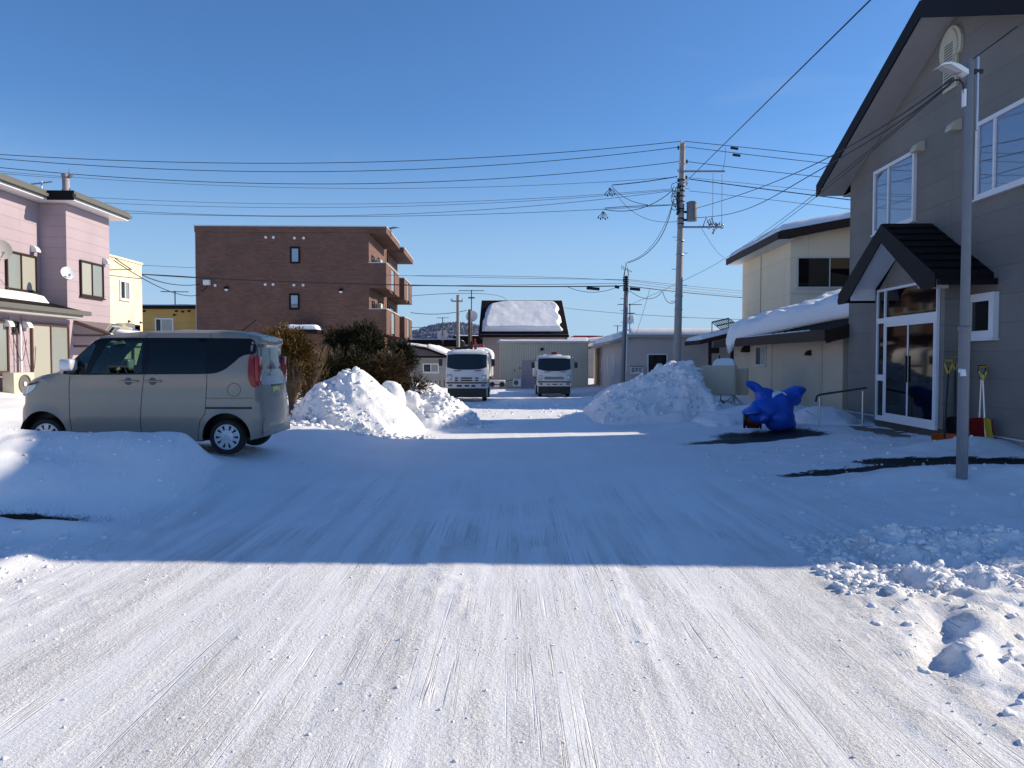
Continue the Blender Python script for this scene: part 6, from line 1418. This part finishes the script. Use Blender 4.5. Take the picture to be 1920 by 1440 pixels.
def boulder(label, px, py, Y, r, seed, sc=(1, 1, 1), grp_='frozen snow boulders on the left heap'):
    bm = bmesh.new(); bmesh.ops.create_icosphere(bm, subdivisions=4, radius=1)
    co = np.array([v.co for v in bm.verts]); f = np.array([[v.index for v in fc.verts] for fc in bm.faces]); bm.free()
    d = 1 + .35 * (fbm(co[:, 0] * 1.3 + co[:, 2], co[:, 1] * 1.3 + seed, seed) - .5) * 2 * .8 + .10 * (fbm(co[:, 0] * 5 + co[:, 2] * 3, co[:, 1] * 5, seed + 1) - .5) * 2
    co = np.sign(co) * np.abs(co) ** .85 * d[:, None] * r * np.array(sc); p_ = P(px, py, Y)
    o = np_mesh('snow_boulder', co, f, 'pile_snow'); o.location = p_; o.rotation_euler = (seed, seed * 2.1, seed * .7); return tag(o, label, 'snow boulder', grp_)
boulder('big rounded block of frozen snow on the right shoulder of the heap', 733, 744, 18.2, .35, 3, (1, .9, 1.05))
boulder('knob of snow left of the big frozen block', 697, 726, 18.2, .12, 5); boulder('small clod tucked under the big frozen block', 720, 740, 17.8, .08, 6)
boulder('broad clod behind the big frozen block', 772, 752, 19.4, .22, 8, (1.2, 1, .8))
boulder('small lump right of the broad clod', 788, 759, 19.5, .13, 9)
CL = ('largest', 'small right-hand', 'middle low', 'big left', 'uppermost middle', 'right upper', 'lowest tiny', 'leftmost upper')
for i, (px, py, Y, r_) in enumerate(((597, 803, 16.2, .09), (604, 812, 16.0, .06), (585, 808, 16.2, .07), (573, 800, 16.4, .08), (590, 790, 16.5, .08), (606, 795, 16.3, .07), (583, 816, 16, .05), (568, 790, 16.6, .07))):
    boulder(CL[i] + ' of the broken clods at the left foot of the tall snow heap', px, py, Y, r_, 20 + i, grp_='broken clods at the foot of the heap')
def h_right(x, y):
    wx_ = x + .3 * nz_(x, y, 321, .7); wy_ = y + .3 * nz_(x, y, 322, .7)
    prof = np.interp(wx_, [2.2, 2.7, 3.3, 3.9, 4.5, 4.95, 5.25, 5.6, 6.6, 8.4], [0, .50, .90, 1.08, 1.32, 1.42, 1.10, .10, .04, .0])
    cr = np.clip(1 - (np.abs(wy_ - 22.3) / 2.6) ** 2.0, 0, 1) ** .8
    h = prof * cr; return h + (h > .03) * (.34 * nz_(x, y, 323, 1.9) + .24 * np.clip(clods(x, y, 324, 2.2) - .5, 0, 1) + .05 * nz_(x, y, 325, 6))
heap('snow_heap', 'long shaded snow heap on the right in front of the workshop and tall pole', 5.2, 22.3, 3.3, 2.9, h_right, (220, 170))
def h_r2(x, y):
    prof = np.interp(x, [4.4, 5.0, 5.8, 6.6, 7.2, 7.9], [0, .26, .34, .34, .26, 0]); h = prof * np.clip(1 - ((y - 19.0) / 1.4) ** 2, 0, 1); return h + (h > .02) * (.14 * nz_(x, y, 331, 2.4))
heap('snow_heap', 'low lumpy snow mound left of the blue tarpaulin below the kerosene tank', 6.2, 19.0, 1.7, 1.6, h_r2, (90, 80))
def h_r3(x, y):
    h = .30 * np.clip(1 - ((x - 7.1) / .75) ** 2 - ((y - 17.6) / 1.2) ** 2, 0, 1); return h + (h > .02) * .10 * nz_(x, y, 332, 3)
heap('snow_heap', 'small mound against the cream wall right of the blue tarpaulin', 7.1, 17.6, .8, 1.3, h_r3, (50, 60))
def h_far(x, y): 
    h = .50 * np.clip(1 - ((x + 4.7) / 1.9) ** 2 - ((y - 38.5) / 1.2) ** 2, 0, 1); return h + (h > .02) * .28 * nz_(x, y, 333, 2.5)
heap('snow_heap', 'sunlit rough heap before the hut left of the left lorry', -4.7, 38.5, 2.2, 1.5, h_far, (80, 60))
def h_far2(x, y): 
    h = .62 * np.clip(1 - ((x - 5.1) / 1.5) ** 2 - ((y - 33.5) / 3.8) ** 2, 0, 1); return h + (h > .02) * .16 * nz_(x, y, 334, 1.8)
heap('snow_heap', 'low bank between the right lorry and the workshop corner', 4.7, 33.5, 1.9, 4.2, h_far2, (80, 90))

# crumbs and clods of broken snow, far too many to count
def _ico(sub_):
    bm = bmesh.new(); bmesh.ops.create_icosphere(bm, subdivisions=sub_, radius=1); co = np.array([v.co for v in bm.verts]); f = np.array([[v.index for v in fc.verts] for fc in bm.faces]); bm.free(); return co, f
def crumbs(label, x, y, r, seed, zf=G, sink=.42):
    rs_ = np.random.RandomState(seed); co, f = _ico(2); n = len(x); m_ = len(co)
    x, y, r = [np.asarray(a, float) for a in (x, y, r)]; z = zf(x, y)
    sc = rs_.uniform(.65, 1.25, (n, 1, 3)) * np.array([1, 1, .75]); ofs = rs_.uniform(0, 50, (n, 1)); c = co[None]
    d = 1 + .8 * (fbm(c[..., 0] * 1.7 + ofs, c[..., 1] * 1.7 + c[..., 2] * 1.5 + ofs, 5, 3) - .5) * 2
    p = np.sign(c) * np.abs(c) ** .8 * d[..., None] * sc * r[:, None, None]; an = rs_.uniform(0, 6.28, (n, 1)); ca, sa = np.cos(an), np.sin(an)
    p = np.stack([p[..., 0] * ca - p[..., 1] * sa, p[..., 0] * sa + p[..., 1] * ca, p[..., 2]], -1)
    p = p + np.stack([x, y, z + r * (.5 - sink)], 1)[:, None]
    ff = (f[None] + (np.arange(n) * m_)[:, None, None]).reshape(-1, 3)
    o = np_mesh('snow_crumbs', p.reshape(-1, 3), ff, 'pile_snow'); return tag(o, label, 'snow crumbs', kind='stuff')
rc = np.random.RandomState(77)
def kerbx(y): return 2.0 + .14 * (y - 3)
n_ = 2200; y = np.concatenate([np.where(rc.rand(n_) < .08, rc.uniform(3.0, 5.6, n_), rc.uniform(5.5, 7.3, n_)), 6.85 + rc.normal(0, .22, 700)]); x = kerbx(y) + np.abs(rc.normal(0, 1, len(y))) * 1.5 + np.concatenate([np.zeros(n_), rc.uniform(.4, 3.2, 700)]) * 1.0
r = .006 + .030 * rc.rand(len(y)) ** 4 + np.concatenate([np.zeros(n_), .026 * rc.rand(700) ** 3]); crumbs('broken crumbs of ploughed snow along the right kerb', x, y, r, 1)
y = rc.uniform(3.0, 7.0, 900); x = rc.uniform(-4.5, 3, 900); crumbs('tiny loose snow crumbs on the packed road', x, y, .003 + .007 * rc.rand(900) ** 3, 2)
y = rc.uniform(5.2, 7.2, 380); x = rc.uniform(-6.2, -3.6, 380); crumbs('small snow crumbs on the left verge', x, y, .008 + .025 * rc.rand(380) ** 3, 3)
def on(hf): return lambda x, y: G(x, y) + hf(x, y)
x = rc.normal(-4.4, .55, 500); y = rc.uniform(15.9, 17.9, 500); crumbs('clods littering the left flank and foot of the tall snow heap', x, y, .015 + .075 * rc.rand(500) ** 3, 4, on(h_left))
x = rc.uniform(-4.8, -1.6, 320); y = 16.45 + rc.normal(0, .14, 320); crumbs('crumbs along the front foot of the tall snow heap', x, y, .012 + .035 * rc.rand(320) ** 3, 5, on(h_left))
x = rc.uniform(-3.3, -.6, 350); y = rc.uniform(18.7, 20.4, 350); crumbs('clods on the lower snow heap', x, y, .02 + .07 * rc.rand(350) ** 3, 6, on(h_back))
x = rc.uniform(2.4, 5.6, 500); y = rc.uniform(19.8, 22.2, 500); crumbs('clods on the long shaded snow heap', x, y, .02 + .08 * rc.rand(500) ** 3, 7, on(h_right))
x = rc.uniform(-2.5, 4.5, 500); y = np.concatenate([rc.normal(27.5, .5, 250), rc.uniform(22, 30, 250)]); crumbs('crumbs scattered over the yard entrance', x, y, .015 + .04 * rc.rand(500) ** 3, 8)
x = rc.uniform(3.0, 7.6, 260); y = rc.uniform(7.5, 14, 260); crumbs('crumbs before the grey house', x, y, .008 + .03 * rc.rand(260) ** 3, 9)
x = rc.uniform(-6.6, -3.4, 260); y = rc.uniform(7.8, 10, 260); crumbs('crumbs on the bank before the van', x, y, .006 + .022 * rc.rand(260) ** 3, 10)

# ============================================================ shrubs
def shrub(name, label, px, py_top, py_bot, Y, wpx, mat, n, seed, upward=.35, blade=(.085, .009), gaps=.30, depth=.8, clumps=14, lean=0, group=None, stemmat='bark'):
    s = Y / FPX; base = P(px, py_bot, Y); base.z = gh(base.x, Y) - .03; Hh = P(px, py_top, Y).z - base.z; Wd = wpx * s / 2
    t = thing(name, label, 'shrub', base, 0, group); rs_ = np.random.RandomState(seed)
    cc = []
    for k in range(clumps):
        a = rs_.uniform(0, 6.283); rr = rs_.uniform(.1, 1) ** .6; zz = rs_.uniform(.22, .86)
        sh_ = 1 - .55 * max(0, zz - .45); cc.append((math.cos(a) * rr * Wd * .78 * sh_ + lean * zz * Wd, math.sin(a) * rr * Wd * depth * .78 * sh_, zz * Hh, rs_.uniform(.24, .42)))
    cc.append((lean * Wd, 0, Hh * .80, .34)); cc = np.array(cc)
    b = B()
    for c in cc: b.tube([(0, 0, -.05), (c[0] * .35, c[1] * .35, c[2] * .45), (c[0], c[1], c[2])], .022, 5, .006)
    for k in range(70):
        c = cc[rs_.randint(len(cc))]; o1 = Vector((c[0], c[1], c[2])); dv = Vector((c[0] * .5 + rs_.normal() * .3, c[1] * .5 + rs_.normal() * .3, rs_.uniform(.4, 1.1))).normalized(); L1 = c[3] * min(Wd, Hh * .6) + rs_.uniform(.08, .26)
        b.tube([o1, o1 + dv * L1 * .6 + Vector((0, 0, .02)), o1 + dv * L1], .006, 3, .002)
    b.build('branches', stemmat, t)
    # sprays: each spray is a fan of narrow blades along a twig shooting up and out of a clump
    ns = n // 9; ci = rs_.randint(0, len(cc), ns); c = cc[ci]
    d = rs_.normal(size=(ns, 3)); d /= np.linalg.norm(d, axis=1)[:, None]; rad = (c[:, 3] * min(Wd, Hh * .6))[:, None]
    p0 = c[:, :3] + d * rad * np.array([1, 1, .8]) * rs_.uniform(.25, 1.0, (ns, 1)); p0[:, 2] = np.clip(p0[:, 2], .02, Hh * 1.0)
    out = d * np.array([1, 1, .6]) + np.array([0, 0, upward]) + rs_.normal(size=(ns, 3)) * .25; out /= np.linalg.norm(out, axis=1)[:, None]
    L = rs_.uniform(.12, .42, (ns, 1)) * (.5 + .5 * min(1, Hh))
    V_, F_ = [], []
    for j in range(9):
        t_ = rs_.uniform(.1, 1, (ns, 1)); o_ = p0 + out * L * t_; dd = out + rs_.normal(size=(ns, 3)) * .38; dd /= np.linalg.norm(dd, axis=1)[:, None]
        sd_ = np.cross(dd, rs_.normal(size=(ns, 3))); sd_ /= np.linalg.norm(sd_, axis=1)[:, None]
        bl = blade[0] * rs_.uniform(.6, 1.3, (ns, 1)); bw = blade[1] * rs_.uniform(.7, 1.4, (ns, 1)); k = len(V_) * ns
        q_ = np.stack([o_ - sd_ * bw, o_ + sd_ * bw, o_ + dd * bl + sd_ * bw * .3, o_ + dd * bl - sd_ * bw * .3], 1).reshape(-1, 3); V_.append(q_)
    V_ = np.concatenate(V_); F_ = np.arange(len(V_)).reshape(-1, 4)
    np_mesh('foliage', V_, F_, mat, t, smooth=False); return t, Hh, Wd, cc
def snowtop(t, pts, seed):
    for k, (x, y, z, r_) in enumerate(pts):
        bm = bmesh.new(); bmesh.ops.create_icosphere(bm, subdivisions=3, radius=1); co = np.array([v.co for v in bm.verts]); f = np.array([[v.index for v in fc.verts] for fc in bm.faces]); bm.free()
        d = 1 + .7 * (fbm(co[:, 0] * 2 + seed, co[:, 1] * 2 + co[:, 2], seed + k) - .5); co = co * d[:, None] * np.array([r_, r_ * .8, r_ * .34]) + np.array([x, y, z])
        np_mesh('snow_clump', co, f, 'pile_snow', t)
YS = 20.5
t1 = shrub('yew_shrub', 'dark spreading yew bush in front, left of centre, with snow caught on its shelves', 640, 656, 750, YS, 190, 'yew_dark', 30000, 401, .35, clumps=20)
snowtop(t1[0], ((.35, -.45, .78, .10), (.62, -.5, .82, .14), (.80, -.55, .74, .16), (.15, -.55, .72, .07), (1.0, -.4, .66, .08), (-.6, -.5, .8, .06)), 500)
t2 = shrub('yew_shrub', 'tall nearly black yew bush rising beside the brick balconies', 688, 598, 745, 21.9, 92, 'yew_dark', 20000, 402, .6, clumps=13)
t3 = shrub('yew_shrub', 'dark bush standing left of the tallest yew against the brick wall', 627, 602, 745, 21.8, 66, 'yew_dark', 11000, 403, .6, clumps=9, lean=.1)
t4 = shrub('yew_shrub', 'brownish dark yew bush nearest the lorry on the right of the clump', 735, 668, 748, 20.0, 120, 'yew_brown', 20000, 404, .35, clumps=14)
snowtop(t4[0], ((-.15, -.5, .78, .08), (.3, -.4, .82, .06)), 510)
t5 = shrub('yew_shrub', 'slim dark yew bush behind the brownish one', 754, 627, 745, 22.2, 55, 'yew_dark', 11000, 405, .6, clumps=9)
shrub('golden_shrub', 'golden-brown conifer shrub showing just above the van tailgate', 545, 612, 750, 18.5, 80, 'golden_leaf', 18000, 406, .5, blade=(.07, .012), clumps=12)
shrub('golden_shrub', 'second golden shrub half hidden behind the van roof end', 505, 614, 750, 19.3, 56, 'golden_leaf', 9000, 407, .5, blade=(.07, .012), clumps=9)
def twiggy(label, px, py_top, Y, wpx, n, seed, mat='twig'):
    s = Y / FPX; base = P(px, 740, Y); base.z = gh(base.x, Y) - .05; Hh = P(px, py_top, Y).z - base.z; Wd = wpx * s / 2; rs_ = random.Random(seed)
    t = thing('bare_shrub', label, 'shrub', base, 0, 'leafless shrubs behind the yews')
    b = B()
    for k in range(n):
        a = rs_.uniform(0, 6.283); r_ = rs_.random() ** .5; h = Hh * rs_.uniform(.55, 1); e = Vector((math.cos(a) * r_ * Wd, math.sin(a) * r_ * Wd * .7, h)); m_ = Vector((e.x * .3, e.y * .3, h * .55)) + Vector((rs_.uniform(-.05, .05), rs_.uniform(-.05, .05), 0))
        b.tube([(e.x * .08, e.y * .08, 0), m_, e], .0075, 3, .003, False)
        for j in range(5):
            q_ = m_.lerp(e, rs_.uniform(0, .9)); b.tube([q_, q_ + Vector((rs_.uniform(-.14, .14), rs_.uniform(-.14, .14), rs_.uniform(.06, .24)))], .004, 3, .002, False)
    b.build('twigs', mat, t, auto=False); return t
twiggy('pale tangled leafless shrub between the van and the yews', 578, 640, 19.2, 85, 260, 411)
twiggy('taller leafless shrub with fine tan twigs behind the yews', 612, 645, 20.2, 60, 150, 412)
twiggy('low leafless shrub at the foot of the brick wall by the van', 548, 668, 18.2, 50, 140, 413)
# dead grass poking through the left verge
rs_ = np.random.RandomState(9); n_ = 2600; x = np.concatenate([rs_.normal(-5.0, .38, n_ * 3 // 4), rs_.normal(-4.6, .5, n_ // 4)]); y = np.concatenate([7.90 + rs_.normal(0, .05, n_ * 3 // 4), 6.5 + rs_.normal(0, .25, n_ // 4) * 0 + rs_.normal(0, .1, n_ // 4)])
keep = np.concatenate([np.ones(n_ * 3 // 4, bool), rs_.rand(n_ // 4) < .12]); x, y = x[keep], y[keep]; z = G(x, y) - .01; k = len(x)
d = np.stack([rs_.normal(0, .5, k), rs_.normal(0, .5, k), rs_.uniform(.3, 1, k)], 1); d /= np.linalg.norm(d, axis=1)[:, None]; L = rs_.uniform(.02, .07, (k, 1)); sd2 = np.cross(d, rs_.normal(size=(k, 3))); sd2 /= np.linalg.norm(sd2, axis=1)[:, None]
o_ = np.stack([x, y, z], 1); vv = np.stack([o_ - sd2 * .002, o_ + sd2 * .002, o_ + d * L], 1).reshape(-1, 3)
o = np_mesh('dead_grass', vv, np.arange(len(vv)).reshape(-1, 3), 'grass_blades', smooth=False); tag(o, 'flattened dead grass showing under the snow of the left verge', 'grass', kind='stuff')
